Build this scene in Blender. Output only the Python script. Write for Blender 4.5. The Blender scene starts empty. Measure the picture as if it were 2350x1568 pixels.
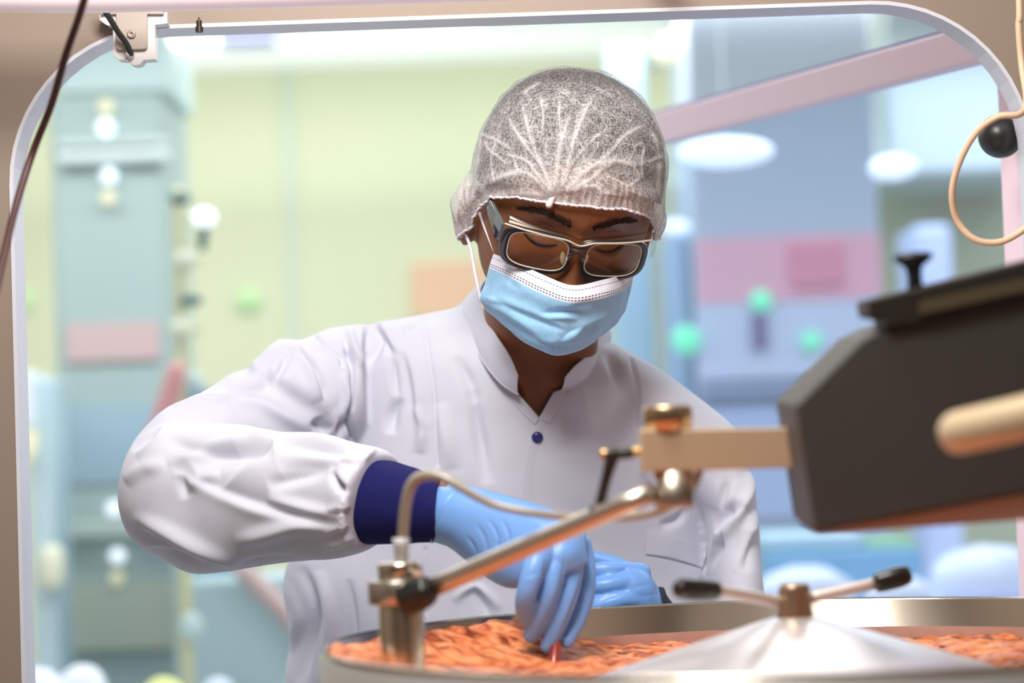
import bpy, bmesh, math, random
import numpy as np
from mathutils import Vector, Matrix, noise
from mathutils.bvhtree import BVHTree
random.seed(7); rng = np.random.default_rng(7)
SC = bpy.context.scene
COL = SC.collection

# ------------------------------------------------------------------ camera
FPX = 85.0/36.0*2350.0
CAM = np.array([0.0, 0.0, 1.14])
PITCH, ROLL = math.radians(2.59), math.radians(1.95)
_r0 = np.array([1.0, 0, 0]); FWD = np.array([0, math.cos(PITCH), math.sin(PITCH)]); _u0 = np.array([0, -math.sin(PITCH), math.cos(PITCH)])
RGT = _r0*math.cos(ROLL) - _u0*math.sin(ROLL)
UP = _u0*math.cos(ROLL) + _r0*math.sin(ROLL)
cd = bpy.data.cameras.new('camera'); cam = bpy.data.objects.new('camera', cd); COL.objects.link(cam)
M3 = Matrix(((RGT[0], UP[0], -FWD[0]), (RGT[1], UP[1], -FWD[1]), (RGT[2], UP[2], -FWD[2])))
cam.matrix_world = Matrix.Translation(Vector(CAM)) @ M3.to_4x4()
cd.lens = 85; cd.sensor_width = 36; cd.clip_start = 0.05; cd.clip_end = 60
cd.dof.use_dof = True; cd.dof.focus_distance = 2.21; cd.dof.aperture_fstop = 3.3
SC.camera = cam

def ray(px, py):
    return FWD + (px-1175)/FPX*RGT - (py-784)/FPX*UP
def P(px, py, D): return CAM + D*ray(px, py)
def PY(px, py, Y):
    d = ray(px, py); return CAM + d*((Y-CAM[1])/d[1])
def PZ(px, py, z):
    d = ray(px, py); return CAM + d*((z-CAM[2])/d[2])
def proj(V):
    d = np.asarray(V) - CAM
    D = d @ FWD
    return 1175 + FPX*(d @ RGT)/D, 784 - FPX*(d @ UP)/D, D

# ------------------------------------------------------------------ materials
def lin(c):
    return tuple(((v/255)/12.92 if v/255 <= .04045 else ((v/255+.055)/1.055)**2.4) for v in c)
MATS = {}
def mat(name, rgb, rough=.5, metal=0.0, spec=.5, bump=0.0, bscale=200.0, var=0.0, vscale=8.0, emit=0.0, trans=0.0, coat=0.0, srgb=True, sheen=0.0, sss=0.0, aniso=None):
    if name in MATS: return MATS[name]
    m = bpy.data.materials.new(name); m.use_nodes = True
    nt = m.node_tree; b = nt.nodes['Principled BSDF']
    c = lin(rgb) if srgb else rgb
    b.inputs['Base Color'].default_value = (*c, 1)
    b.inputs['Roughness'].default_value = rough; b.inputs['Metallic'].default_value = metal
    b.inputs['Specular IOR Level'].default_value = spec
    b.inputs['Coat Weight'].default_value = coat
    b.inputs['Sheen Weight'].default_value = sheen
    b.inputs['Transmission Weight'].default_value = trans
    if sss:
        b.inputs['Subsurface Weight'].default_value = sss; b.inputs['Subsurface Radius'].default_value = (.01, .004, .002)
    if emit:
        b.inputs['Emission Color'].default_value = (*c, 1); b.inputs['Emission Strength'].default_value = emit
    tc = nt.nodes.new('ShaderNodeTexCoord')
    src = tc.outputs['Object']
    if aniso:
        mp = nt.nodes.new('ShaderNodeMapping'); mp.inputs['Scale'].default_value = aniso
        nt.links.new(src, mp.inputs['Vector']); src = mp.outputs['Vector']
    if var:
        n = nt.nodes.new('ShaderNodeTexNoise'); n.inputs['Scale'].default_value = vscale; n.inputs['Detail'].default_value = 4
        nt.links.new(tc.outputs['Object'], n.inputs['Vector'])
        mx = nt.nodes.new('ShaderNodeMix'); mx.data_type = 'RGBA'
        mx.inputs['A'].default_value = (*[v*(1-var) for v in c], 1); mx.inputs['B'].default_value = (*[min(1, v*(1+var)) for v in c], 1)
        nt.links.new(n.outputs['Fac'], mx.inputs['Factor']); nt.links.new(mx.outputs['Result'], b.inputs['Base Color'])
    if bump:
        n = nt.nodes.new('ShaderNodeTexNoise'); n.inputs['Scale'].default_value = bscale; n.inputs['Detail'].default_value = 3
        nt.links.new(src, n.inputs['Vector'])
        bp = nt.nodes.new('ShaderNodeBump'); bp.inputs['Strength'].default_value = bump; bp.inputs['Distance'].default_value = .002
        nt.links.new(n.outputs['Fac'], bp.inputs['Height']); nt.links.new(bp.outputs['Normal'], b.inputs['Normal'])
    MATS[name] = m
    return m

def glassy(name, tint, gloss=.06, rough=.02):
    if name in MATS: return MATS[name]
    m = bpy.data.materials.new(name); m.use_nodes = True; nt = m.node_tree; nt.nodes.clear()
    o = nt.nodes.new('ShaderNodeOutputMaterial'); t = nt.nodes.new('ShaderNodeBsdfTransparent'); g = nt.nodes.new('ShaderNodeBsdfGlossy')
    t.inputs['Color'].default_value = (*tint, 1); g.inputs['Roughness'].default_value = rough
    x = nt.nodes.new('ShaderNodeMixShader'); x.inputs[0].default_value = gloss
    nt.links.new(t.outputs[0], x.inputs[1]); nt.links.new(g.outputs[0], x.inputs[2]); nt.links.new(x.outputs[0], o.inputs[0])
    MATS[name] = m; return m

# ------------------------------------------------------------------ geometry collector
class G:
    def __init__(s): s.v = []; s.f = []; s.n = 0
    def add(s, V, F):
        V = np.asarray(V, float); s.v.append(V); s.f += [tuple(i+s.n for i in f) for f in F]; s.n += len(V); return s
    def verts(s): return np.concatenate(s.v)
    def build(s, name, m, parent=None, smooth=True, bevel=0.0, loc=None, segs=2):
        V = s.verts()
        if parent is not None: base = np.array(ROOT[parent.name])
        elif loc is not None: base = np.asarray(loc, float)
        else:
            lo, hi = V.min(0), V.max(0); base = np.array([(lo[0]+hi[0])/2, (lo[1]+hi[1])/2, lo[2]])
        me = bpy.data.meshes.new(name); me.from_pydata((V-base).tolist(), [], s.f); me.update()
        bm = bmesh.new(); bm.from_mesh(me); bmesh.ops.recalc_face_normals(bm, faces=bm.faces); bm.to_mesh(me); bm.free()
        if m is not None: me.materials.append(m)
        o = bpy.data.objects.new(name, me); COL.objects.link(o)
        if parent is not None: o.parent = parent
        else: o.location = base
        ROOT[o.name] = tuple(base)
        if smooth: me.polygons.foreach_set('use_smooth', [True]*len(me.polygons))
        if bevel:
            b = o.modifiers.new('bevel', 'BEVEL'); b.width = bevel; b.segments = segs; b.limit_method = 'ANGLE'
        return o
ROOT = {}
def tag(o, label=None, cat=None, group=None, kind=None):
    if label: o['label'] = label
    if cat: o['category'] = cat
    if group: o['group'] = group
    if kind: o['kind'] = kind
    return o
def thing(name, loc, label, cat, group=None):
    o = bpy.data.objects.new(name, None); COL.objects.link(o); o.location = loc; o.empty_display_size = .05
    ROOT[o.name] = tuple(loc); return tag(o, label, cat, group)

def crom(A, n):
    """Catmull-Rom through rows of A, n steps per span."""
    A = np.asarray(A, float); out = []
    for i in range(len(A)-1):
        p0 = A[max(i-1, 0)]; p1 = A[i]; p2 = A[i+1]; p3 = A[min(i+2, len(A)-1)]
        for k in range(n):
            t = k/n
            out.append(.5*((2*p1)+(-p0+p2)*t+(2*p0-5*p1+4*p2-p3)*t*t+(-p0+3*p1-3*p2+p3)*t**3))
    out.append(A[-1]); return np.array(out)

def grid_faces(nr, nc, wrap=True):
    F = []
    for i in range(nr-1):
        for j in range(nc if wrap else nc-1):
            j2 = (j+1) % nc
            F.append((i*nc+j, i*nc+j2, (i+1)*nc+j2, (i+1)*nc+j))
    return F
def rings(g, R, caps=True):
    """R (nr, nc, 3) closed rings."""
    R = np.asarray(R); nr, nc, _ = R.shape
    F = grid_faces(nr, nc); V = R.reshape(-1, 3)
    if caps:
        V = np.vstack([V, R[0].mean(0), R[-1].mean(0)]); a, b = nr*nc, nr*nc+1
        for j in range(nc):
            F.append((a, (j+1) % nc, j)); F.append((b, (nr-1)*nc+j, (nr-1)*nc+(j+1) % nc))
    return g.add(V, F)

def loftpx(g, secs, n=4, nc=40, e=2.2, caps=True):
    """sections (xL,yL,xR,yR,D,half_depth[,skew]) measured on the photo, turned into solid 3-D rings."""
    S = [tuple(s)+(0.0,)*(7-len(s)) for s in secs]
    S = crom(S, n); th = np.linspace(0, 2*np.pi, nc, endpoint=False)
    c = np.sign(np.cos(th))*np.abs(np.cos(th))**(2/e); s = np.sign(np.sin(th))*np.abs(np.sin(th))**(2/e)
    R = []
    for xL, yL, xR, yR, D, hd, sk in S:
        A = P(xL, yL, D); B = P(xR, yR, D); C = (A+B)/2
        R.append(C + np.outer(c, (B-A)/2) + np.outer(s, FWD*hd + RGT*sk))
    return rings(g, R, caps)

def frame_for(T):
    T = T/np.linalg.norm(T); a = np.array([0, 0, 1.0]) if abs(T[2]) < .9 else np.array([1.0, 0, 0])
    u = np.cross(T, a); u /= np.linalg.norm(u); return u, np.cross(T, u)
def tube(g, pts, r, nc=16, n=6, smooth=True, roundend=True):
    pts = np.asarray(pts, float); r = np.broadcast_to(np.asarray(r, float), (len(pts),))
    A = np.column_stack([pts, r]); A = crom(A, n) if smooth and len(pts) > 1 else A
    th = np.linspace(0, 2*np.pi, nc, endpoint=False); R = []; u = None
    def ends(first):
        i = 0 if first else -1; T = (A[1]-A[0])[:3] if first else (A[-1]-A[-2])[:3]; T = T/np.linalg.norm(T)
        return T
    for i in range(len(A)):
        T = A[min(i+1, len(A)-1), :3]-A[max(i-1, 0), :3]; T = T/max(np.linalg.norm(T), 1e-9)
        if u is None: u, w = frame_for(T)
        else:
            u = u - T*(u @ T); u /= np.linalg.norm(u); w = np.cross(T, u)
        ring = lambda k, off: A[i, :3]+T*off+A[i, 3]*k*(np.outer(np.cos(th), u)+np.outer(np.sin(th), w))
        if i == 0 and roundend:
            for a in (80, 60, 40, 20): R.append(ring(math.cos(math.radians(a)), -A[i, 3]*math.sin(math.radians(a))))
        R.append(ring(1, 0))
        if i == len(A)-1 and roundend:
            for a in (20, 40, 60, 80): R.append(ring(math.cos(math.radians(a)), A[i, 3]*math.sin(math.radians(a))))
    return rings(g, R)
def lathe(g, base, axis, prof, nc=48, caps=True):
    """prof (r,h) along axis from base."""
    axis = np.asarray(axis, float); axis = axis/np.linalg.norm(axis); u, w = frame_for(axis)
    th = np.linspace(0, 2*np.pi, nc, endpoint=False)
    R = [np.asarray(base)+axis*h+r*(np.outer(np.cos(th), u)+np.outer(np.sin(th), w)) for r, h in prof]
    return rings(g, R, caps)
def box(g, lo, hi):
    x0, y0, z0 = lo; x1, y1, z1 = hi
    V = [(x0, y0, z0), (x1, y0, z0), (x1, y1, z0), (x0, y1, z0), (x0, y0, z1), (x1, y0, z1), (x1, y1, z1), (x0, y1, z1)]
    return g.add(V, [(0, 3, 2, 1), (4, 5, 6, 7), (0, 1, 5, 4), (1, 2, 6, 5), (2, 3, 7, 6), (3, 0, 4, 7)])
def prism(g, P3, ext):
    """polygon of 3-D points pushed along vector ext."""
    A = np.asarray(P3, float); n = len(A); V = np.vstack([A, A+np.asarray(ext)])
    F = [tuple(range(n))[::-1], tuple(range(n, 2*n))]+[(i, (i+1) % n, (i+1) % n+n, i+n) for i in range(n)]
    return g.add(V, F)
def ppoly(pts, Y): return [PY(x, y, Y) for x, y in pts]
def ball(g, c, r, nu=32, nv=20):
    r = np.broadcast_to(np.asarray(r, float), (3,)); R = []
    for i in range(1, nv):
        a = math.pi*i/nv; th = np.linspace(0, 2*np.pi, nu, endpoint=False)
        R.append(np.asarray(c)+np.column_stack([r[0]*math.sin(a)*np.cos(th), r[1]*math.sin(a)*np.sin(th), np.full(nu, r[2]*math.cos(a))]))
    return rings(g, R)
def arc(cx, cy, r, a0, a1, n=8):
    return [(cx+r*math.cos(math.radians(a0+(a1-a0)*i/n)), cy+r*math.sin(math.radians(a0+(a1-a0)*i/n))) for i in range(n+1)]

def remesh(g, voxel, smooth_it=6, fac=.5):
    me = bpy.data.meshes.new('tmp'); me.from_pydata(g.verts().tolist(), [], g.f); me.update()
    bm = bmesh.new(); bm.from_mesh(me); bmesh.ops.recalc_face_normals(bm, faces=bm.faces); bm.to_mesh(me); bm.free()
    o = bpy.data.objects.new('tmp', me); COL.objects.link(o)
    r = o.modifiers.new('r', 'REMESH'); r.mode = 'VOXEL'; r.voxel_size = voxel
    if smooth_it:
        s = o.modifiers.new('s', 'SMOOTH'); s.factor = fac; s.iterations = smooth_it
    dg = bpy.context.evaluated_depsgraph_get(); ev = o.evaluated_get(dg)
    nm = bpy.data.meshes.new_from_object(ev)
    V = np.empty(len(nm.vertices)*3); nm.vertices.foreach_get('co', V); V = V.reshape(-1, 3)
    F = [tuple(p.vertices) for p in nm.polygons]
    N = np.empty(len(nm.vertices)*3); nm.vertices.foreach_get('normal', N); N = N.reshape(-1, 3)
    bpy.data.objects.remove(o); bpy.data.meshes.remove(me); bpy.data.meshes.remove(nm)
    return V, F, N

def polydist(px, py, poly):
    """distance, signed distance and 0..1 position along a polyline for arrays of points."""
    poly = crom(poly, 5) if len(poly) > 2 else np.asarray(poly, float)
    best = np.full(px.shape, 1e9); sg = np.zeros_like(best); pos = np.zeros_like(best)
    L = np.r_[0, np.cumsum(np.hypot(*np.diff(poly, axis=0).T))]
    for i in range(len(poly)-1):
        a, b = poly[i], poly[i+1]; d = b-a; l = np.hypot(*d)
        if l < 1e-6: continue
        t = np.clip(((px-a[0])*d[0]+(py-a[1])*d[1])/l**2, 0, 1)
        ex = px-a[0]-t*d[0]; ey = py-a[1]-t*d[1]; dd = np.hypot(ex, ey)
        m = dd < best
        best = np.where(m, dd, best); sg = np.where(m, (d[0]*ey-d[1]*ex)/l, sg); pos = np.where(m, (L[i]+t*l)/L[-1], pos)
    return best, sg, pos

def sculpt(V, N, folds, Dmin=0, Dmax=9):
    """cloth folds as displacement along the normal: (kind, polyline, width px, height mm)."""
    px, py, D = proj(V); face = np.clip((N @ -FWD)*3, 0, 1)*(D > Dmin)*(D < Dmax)
    H = np.zeros(len(V))
    for k, poly, w, a in folds:
        d, s, t = polydist(px, py, poly)
        tap = np.sin(np.pi*np.clip(t, 0, 1))**.8 if k != 'l' else 1.0
        if k == 's': h = np.tanh(s/max(3.0, abs(a)*1.3))*np.exp(-np.abs(s)/(1.7*w))*np.exp(-np.maximum(d-np.abs(s), 0)**2/w**2)
        else: h = np.exp(-(d/w)**2)
        H += h*tap*a/1000
    return V + N*(H*face)[:, None], H

def vnormals(V, F):
    me = bpy.data.meshes.new('n'); me.from_pydata(V.tolist(), [], F); me.update()
    N = np.empty(len(V)*3); me.vertices.foreach_get('normal', N); bpy.data.meshes.remove(me); return N.reshape(-1, 3)

def drape(bvh, grid, off=.0015):
    """grid (nr,nc,2) of photo pixels laid onto a surface."""
    out = np.zeros(grid.shape[:2]+(3,)); last = 2.3
    for i in range(grid.shape[0]):
        for j in range(grid.shape[1]):
            d = ray(*grid[i, j]); dn = d/np.linalg.norm(d)
            h = bvh.ray_cast(Vector(CAM), Vector(dn))
            if h[0] is not None: last = (np.array(h[0])-CAM) @ FWD; out[i, j] = np.array(h[0])-dn*off
            else: out[i, j] = CAM+d*last-dn*off
    return out
def sheet(g, R, thick):
    """open grid of points made into a thin solid, pushed along FWD by thick."""
    nr, nc, _ = R.shape; V = np.vstack([R.reshape(-1, 3), (R+FWD*thick).reshape(-1, 3)]); n = nr*nc
    F = grid_faces(nr, nc, False); F = F+[tuple(i+n for i in f[::-1]) for f in F]
    edge = [i for i in range(nc)]+[i*nc+nc-1 for i in range(1, nr)]+[(nr-1)*nc+j for j in range(nc-2, -1, -1)]+[i*nc for i in range(nr-2, 0, -1)]
    for a, b in zip(edge, edge[1:]+edge[:1]): F.append((a, b, b+n, a+n))
    return g.add(V, F)
def interp_poly(pts, n): 
    A = crom(pts, 12); L = np.r_[0, np.cumsum(np.linalg.norm(np.diff(A, axis=0), axis=1))]; s = np.linspace(0, L[-1], n)
    return np.column_stack([np.interp(s, L, A[:, k]) for k in range(A.shape[1])])
#@@PART2
# ================================================================== LIGHT
w = bpy.data.worlds.new('world'); SC.world = w; w.use_nodes = True
nt = w.node_tree; bgn = nt.nodes['Background']
tc = nt.nodes.new('ShaderNodeTexCoord'); sp = nt.nodes.new('ShaderNodeSeparateXYZ'); nt.links.new(tc.outputs['Generated'], sp.inputs[0])
mr = nt.nodes.new('ShaderNodeMapRange'); mr.inputs['From Min'].default_value = -.6; mr.inputs['From Max'].default_value = .6
nt.links.new(sp.outputs['Y'], mr.inputs['Value'])
mx = nt.nodes.new('ShaderNodeMix'); mx.data_type = 'RGBA'
mx.inputs['A'].default_value = (.60, .51, .44, 1); mx.inputs['B'].default_value = (.92, .96, 1.0, 1)
nt.links.new(mr.outputs['Result'], mx.inputs['Factor']); nt.links.new(mx.outputs['Result'], bgn.inputs['Color'])
bgn.inputs['Strength'].default_value = .62
def area(name, loc, sx, sy, power, col, target=None):
    l = bpy.data.lights.new(name, 'AREA'); l.shape = 'RECTANGLE'; l.size = sx; l.size_y = sy; l.energy = power; l.color = col
    o = bpy.data.objects.new(name, l); COL.objects.link(o); o.location = loc
    if target is not None: o.rotation_euler = (Vector(target)-Vector(loc)).to_track_quat('-Z', 'Y').to_euler()
    return o
area('machine_lamp', (-.10, 1.55, 1.95), .4, .2, 8.5, (1, .95, .89), (.0, 1.95, 1.1))
area('machine_front_lamp', (-.16, 1.12, 1.95), .25, .25, 8.5, (1, .96, .9), (.05, 2.2, 1.2))
for i, y in enumerate((3.6, 5.2, 6.8)): area('ceiling_lamp_light', (0, y, 2.36), 4.5, .5, 47, (.95, .98, 1))
area('added_ceiling_fill', (-.2, 7.55, 1.95), 4, .15, 9, (.97, 1, .98)).rotation_euler = (math.pi, 0, 0)  # added upward light without a fixture, brightens ceiling and upper wall
SC.view_settings.view_transform = 'Standard'; SC.view_settings.look = 'None'; SC.view_settings.exposure = 0.0; SC.view_settings.gamma = 1.0

# ================================================================== ROOM
YW = 8.0
M_wall = mat('yellow_green_wall_paint', (224, 226, 194), .7, var=.04, vscale=1.5)
g = G(); box(g, (-4.5, YW, 0), (4.5, YW+.12, 2.43)); tag(g.build('wall_back', M_wall, smooth=False), kind='structure')
g = G(); box(g, (-4.5, -1.5, -.1), (4.5, YW+.12, 0)); tag(g.build('floor', mat('grey_floor_resin', (190, 196, 200), .4, var=.05), smooth=False), kind='structure')
g = G(); box(g, (-4.5, 2.9, 2.43), (4.5, YW+.12, 2.53)); tag(g.build('ceiling', mat('white_ceiling_paint', (238, 244, 240), .8), smooth=False), kind='structure')

def bbox(g, x0, y0, x1, y1, Y, depth=.2, floor=False, z0=None):
    xm, ym = (x0+x1)/2, (y0+y1)/2
    X0 = PY(x0, ym, Y)[0]; X1 = PY(x1, ym, Y)[0]; zt = PY(xm, y0, Y)[2]; zb = 0 if floor else PY(xm, y1, Y)[2]
    if z0 is not None: zb = z0
    return box(g, (X0, Y, zb), (X1, Y+depth, zt))
def pball(g, x, y, r, Y, ry=None, flat=1.0):
    k = Y/FPX; return ball(g, PY(x, y, Y), (r*k, r*k*flat, (ry or r)*k), 24, 14)
def lamp_mat(name, rgb, e): return mat(name, rgb, .4, emit=e)
W_LAMP = lamp_mat('white_lamp_glass', (238, 246, 255), .9)
C_LAMP = lamp_mat('cream_lamp_glass', (235, 228, 190), .35)
G_LAMP = lamp_mat('green_lamp_glass', (120, 228, 180), .55)

# seam of the wall
g = G(); bbox(g, 662, 135, 690, 1500, YW-.012, .011, z0=0); tag(g.build('trim_1', mat('pale_seam_strip', (214, 224, 204), .6), smooth=False), kind='structure')
# strip lights hung under the ceiling
def strip(x0, x1, y, Y, label):
    a = PY(x0, y, Y); b = PY(x1, y, Y); zc = 2.43
    t = thing('strip_light', ((a[0]+b[0])/2, Y, zc), label, 'ceiling light', 'strip lights along the ceiling')
    h = G(); box(h, (a[0], Y-.03, zc-.03), (b[0], Y+.09, zc)); h.build('housing', mat('white_enamel', (236, 240, 240), .5), t, False)
    h = G(); box(h, (a[0]+.01, Y-.02, zc-.05), (b[0]-.01, Y+.08, zc-.03)); h.build('diffuser', lamp_mat('strip_diffuser', (245, 250, 255), 3.5), t, False, bevel=.006)
strip(660, 1110, 58, 7.1, 'long white strip light on the ceiling right of the violet box')
strip(385, 500, 68, 7.1, 'short white strip light on the ceiling left of the violet box')
g = G(); a = PY(497, 95, 6.9); b = PY(630, 60, 6.9); box(g, (a[0], 6.9, a[2]), (b[0], 7.08, 2.43))
tag(g.build('ceiling_box', mat('violet_plastic', (190, 190, 236), .5), smooth=False, bevel=.01), 'violet box hanging from the ceiling between two strip lights', 'ceiling box')

# ---- tall grey-green cabinet on the left
Yc = 6.0
t = thing('tall_cabinet', (PY(258, 800, Yc)[0], Yc+.25, 0), 'tall grey green cabinet with white rails and round lamps', 'cabinet')
g = G(); bbox(g, 130, 215, 385, 1560, Yc, .5, True); g.build('body', mat('grey_green_enamel', (172, 192, 190), .45, var=.06, vscale=2), t, False, bevel=.012)
g = G(); bbox(g, 132, 85, 384, 214, Yc+.01, .48); g.build('top_panel', mat('pale_teal_panel', (200, 224, 222), .5), t, False, bevel=.012)
for ya, yb, nm, c in ((318, 336, 'rail', (214, 228, 226)), (343, 372, 'rail', (220, 234, 232)), (1196, 1236, 'rail', (196, 212, 204))):
    g = G(); bbox(g, 128, ya, 388, yb, Yc-.05, .05); g.build(nm, mat('pale_rail_%d' % ya, c, .4), t, False, bevel=.01)
g = G(); bbox(g, 152, 742, 366, 828, Yc-.012, .012); g.build('red_band', mat('dull_red_panel', (208, 182, 182), .5), t, False)
g = G(); bbox(g, 150, 1345, 400, 1490, Yc-.03, .03); g.build('lower_panel', mat('olive_panel', (186, 196, 180), .5), t, False)
g = G(); bbox(g, 150, 930, 372, 1110, Yc-.008, .008); g.build('door_panel', mat('blue_grey_panel', (162, 188, 202), .45), t, False)
for x, y, r, m in ((243, 293, 20, W_LAMP), (244, 246, 18, C_LAMP), (250, 404, 18, W_LAMP), (249, 455, 17, C_LAMP), (262, 1168, 17, W_LAMP), (270, 1276, 17, W_LAMP), (269, 1328, 16, C_LAMP)):
    g = G(); pball(g, x, y, r, Yc-.03); g.build('lamp', m, t)

# ---- pale post at the very left
Yp = 5.7
t = thing('pale_post', (PY(95, 1200, Yp)[0], Yp+.1, 0), 'pale blue post with a cream canister beside the tall cabinet', 'post')
g = G(); bbox(g, 72, 865, 128, 1560, Yp, .2, True); g.build('column', mat('pale_blue_enamel', (196, 220, 228), .5), t, False, bevel=.01)
g = G(); c = PY(120, 1350, Yp-.04); h = PY(120, 1252, Yp-.04); lathe(g, c, (0, 0, 1), [(.001, 0), (.028, 0), (.03, .01), (.03, h[2]-c[2]-.02), (.018, h[2]-c[2]), (.001, h[2]-c[2])], 24)
g.build('canister', mat('cream_plastic', (226, 228, 206), .5), t)
g = G(); bbox(g, 42, 850, 75, 985, Yp-.05, .1); g.build('junction_box', mat('white_plastic', (235, 244, 250), .5), t, False, bevel=.01)
g = G(); pball(g, 62, 1010, 22, Yp-.02, 55); g.build('cream_cap', C_LAMP, t)

# ---- valve stand
Yv = 5.22
t = thing('valve_stand', (PY(430, 800, Yv)[0], Yv, 0), 'slim pipe stand with white discs and dark valve stems', 'valve stand')
g = G(); a = PY(425, 1500, Yv); a[2] = 0; tube(g, [a, PY(408, 440, Yv)], .012); g.build('pipe', mat('pale_olive_pipe', (205, 206, 165), .4), t)
for x, y, r, ry, nm, m in ((468, 500, 27, 21, 'disc', W_LAMP), (425, 598, 26, 22, 'disc', mat('pale_grey_disc', (212, 220, 200), .4)), (415, 757, 28, 26, 'disc', mat('pale_grey_disc', (212, 220, 200), .4)), (445, 876, 22, 22, 'disc', mat('pale_blue_disc', (196, 220, 222), .4)), (440, 1440, 26, 32, 'disc', mat('pale_blue_disc', (196, 220, 222), .4))):
    g = G(); pball(g, x, y, r, Yv-.03, ry, .4); g.build(nm, m, t)
for x, y, x2, y2, r in ((468, 520, 464, 565, 11), (402, 455, 425, 455, 13), (452, 690, 425, 690, 12)):
    g = G(); tube(g, [PY(x, y, Yv-.02), PY(x2, y2, Yv-.02)], r*Yv/FPX); g.build('valve_stem', mat('dark_teal_plastic', (70, 104, 106), .5), t)
for y in (500, 598, 757, 876):
    g = G(); tube(g, [PY(415, y, Yv), PY(460, y, Yv)], .006); g.build('branch_pipe', mat('pale_olive_pipe', (205, 206, 165), .4), t)
g = G(); tube(g, [PY(405, 850, 5.15), PY(368, 985, 5.15), PY(352, 1060, 5.15), PY(424, 1110, 5.22)], [.020, .025, .025, .012]); g.build('red_lever', mat('dull_red_paint', (206, 150, 152), .5), t)
g = G(); bbox(g, 425, 893, 560, 1500, 5.62, .3, True); tag(g.build('blue_cabinet', mat('navy_teal_paint', (96, 130, 156), .5), smooth=False, bevel=.012), 'low dark blue cabinet standing behind the raised elbow', 'cabinet')
g = G(); bbox(g, 415, 1325, 720, 1560, 5.35, .25, True); tag(g.build('low_cabinet', mat('teal_grey_paint', (172, 198, 206), .5), smooth=False, bevel=.012), 'low teal grey cabinet under the bent sleeve', 'cabinet')
g = G(); tube(g, [PY(555, 1305, 5.3), PY(660, 1410, 5.3)], .022); 
a = PY(660, 1410, 5.3); tube(g, [a, (a[0]+.22, 5.3, .5), (a[0]+.3, 5.3, .03)], .022)
tag(g.build('red_strut', mat('dull_pink_strut', (196, 172, 172), .5)), 'dull pink strut running down across the low teal grey cabinet', 'strut')

# ---- indicator lamps on the wall
for x, y, lab in ((572, 690, 'round green lamp on the yellow green wall above the raised shoulder'), (48, 688, 'round green lamp on the wall just inside the window frame')):
    g = G(); k = YW/FPX; lathe(g, PY(x, y, YW), (0, -1, 0), [(.001, 0), (26*k, 0), (26*k, .02), (20*k, .035), (.001, .04)], 24)
    tag(g.build('indicator_lamp', lamp_mat('soft_green_lamp', (190, 226, 170), .2)), lab, 'lamp', 'green lamps on the wall')
g = G(); bbox(g, 945, 595, 1475, 722, YW-.03, .03); tag(g.build('notice_board', mat('peach_board', (238, 196, 164), .6), smooth=False), 'peach notice board on the wall behind the head', 'notice board')
# ---- blue column, cream lamp, pale pipe
g = G(); bbox(g, 1418, 100, 1503, 1500, 7.0, .25, True); tag(g.build('blue_column', mat('pale_blue_paint', (178, 204, 216), .6), smooth=False, bevel=.015), 'pale blue square column standing behind the hairnet', 'column')
t = thing('cream_lamp', PY(1535, 150, 6.85), 'round cream lamp on a bracket beside the pale blue column', 'lamp')
g = G(); pball(g, 1535, 115, 30, 6.85, 34); g.build('globe', C_LAMP, t)
g = G(); tube(g, [PY(1535, 135, 6.88), PY(1500, 150, 7.02)], .012); g.build('bracket', mat('grey_metal', (150, 160, 165), .4, .6), t)
g = G(); a = PY(1576, 700, 7.5); k = 7.5/FPX; tube(g, [(a[0], 7.5, 0), (a[0], 7.5, 2.43)], 17*k, 20, roundend=False); tag(g.build('riser_pipe', mat('white_enamel', (236, 240, 240), .5)), 'white vertical pipe from floor to ceiling beside the blue column', 'pipe')

# ---- grey machine behind the open hatch
Ym = 6.6
t = thing('filling_machine', (PY(1812, 800, Ym)[0], Ym+.4, 0), 'large grey blue machine with red band and green lamps behind the open hatch', 'machine')
g = G(); bbox(g, 1598, -70, 2026, 1500, Ym, .5, True); g.build('body', mat('grey_blue_enamel', (188, 200, 214), .45, var=.05, vscale=2), t, False, bevel=.015)
g = G(); bbox(g, 1600, 542, 2024, 690, Ym-.02, .02); g.build('red_band', mat('rose_panel', (238, 180, 196), .5), t, False)
g = G(); bbox(g, 1815, 560, 1935, 655, Ym-.04, .02); g.build('red_sign', mat('rose_sign', (230, 150, 170), .5), t, False)
g = G(); bbox(g, 1600, 692, 2024, 868, Ym-.03, .03); g.build('control_panel', mat('pale_lavender_panel', (206, 214, 236), .5), t, False)
g = G(); bbox(g, 1600, 880, 2024, 905, Ym-.06, .06); g.build('ledge', mat('slate_ledge', (160, 172, 200), .5), t, False)
g = G(); bbox(g, 1604, 915, 2020, 1190, Ym-.02, .02); g.build('lower_door', mat('lavender_door', (182, 196, 226), .5), t, False)
for x, y, r in ((1575, 780, 33), (1747, 690, 24), (1862, 782, 22)):
    g = G(); pball(g, x, y, r, Ym-.06, None, .5); g.build('green_lamp', G_LAMP, t)
g = G(); bbox(g, 1730, 718, 1760, 800, Ym-.07, .04); g.build('lever', mat('plum_plastic', (128, 110, 150), .5), t, False, bevel=.01)
g = G(); bbox(g, 1552, 535, 1598, 1500, Ym+.1, .4, True); g.build('side_cover', mat('steel_blue_cover', (172, 196, 220), .5), t, False, bevel=.01)

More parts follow.
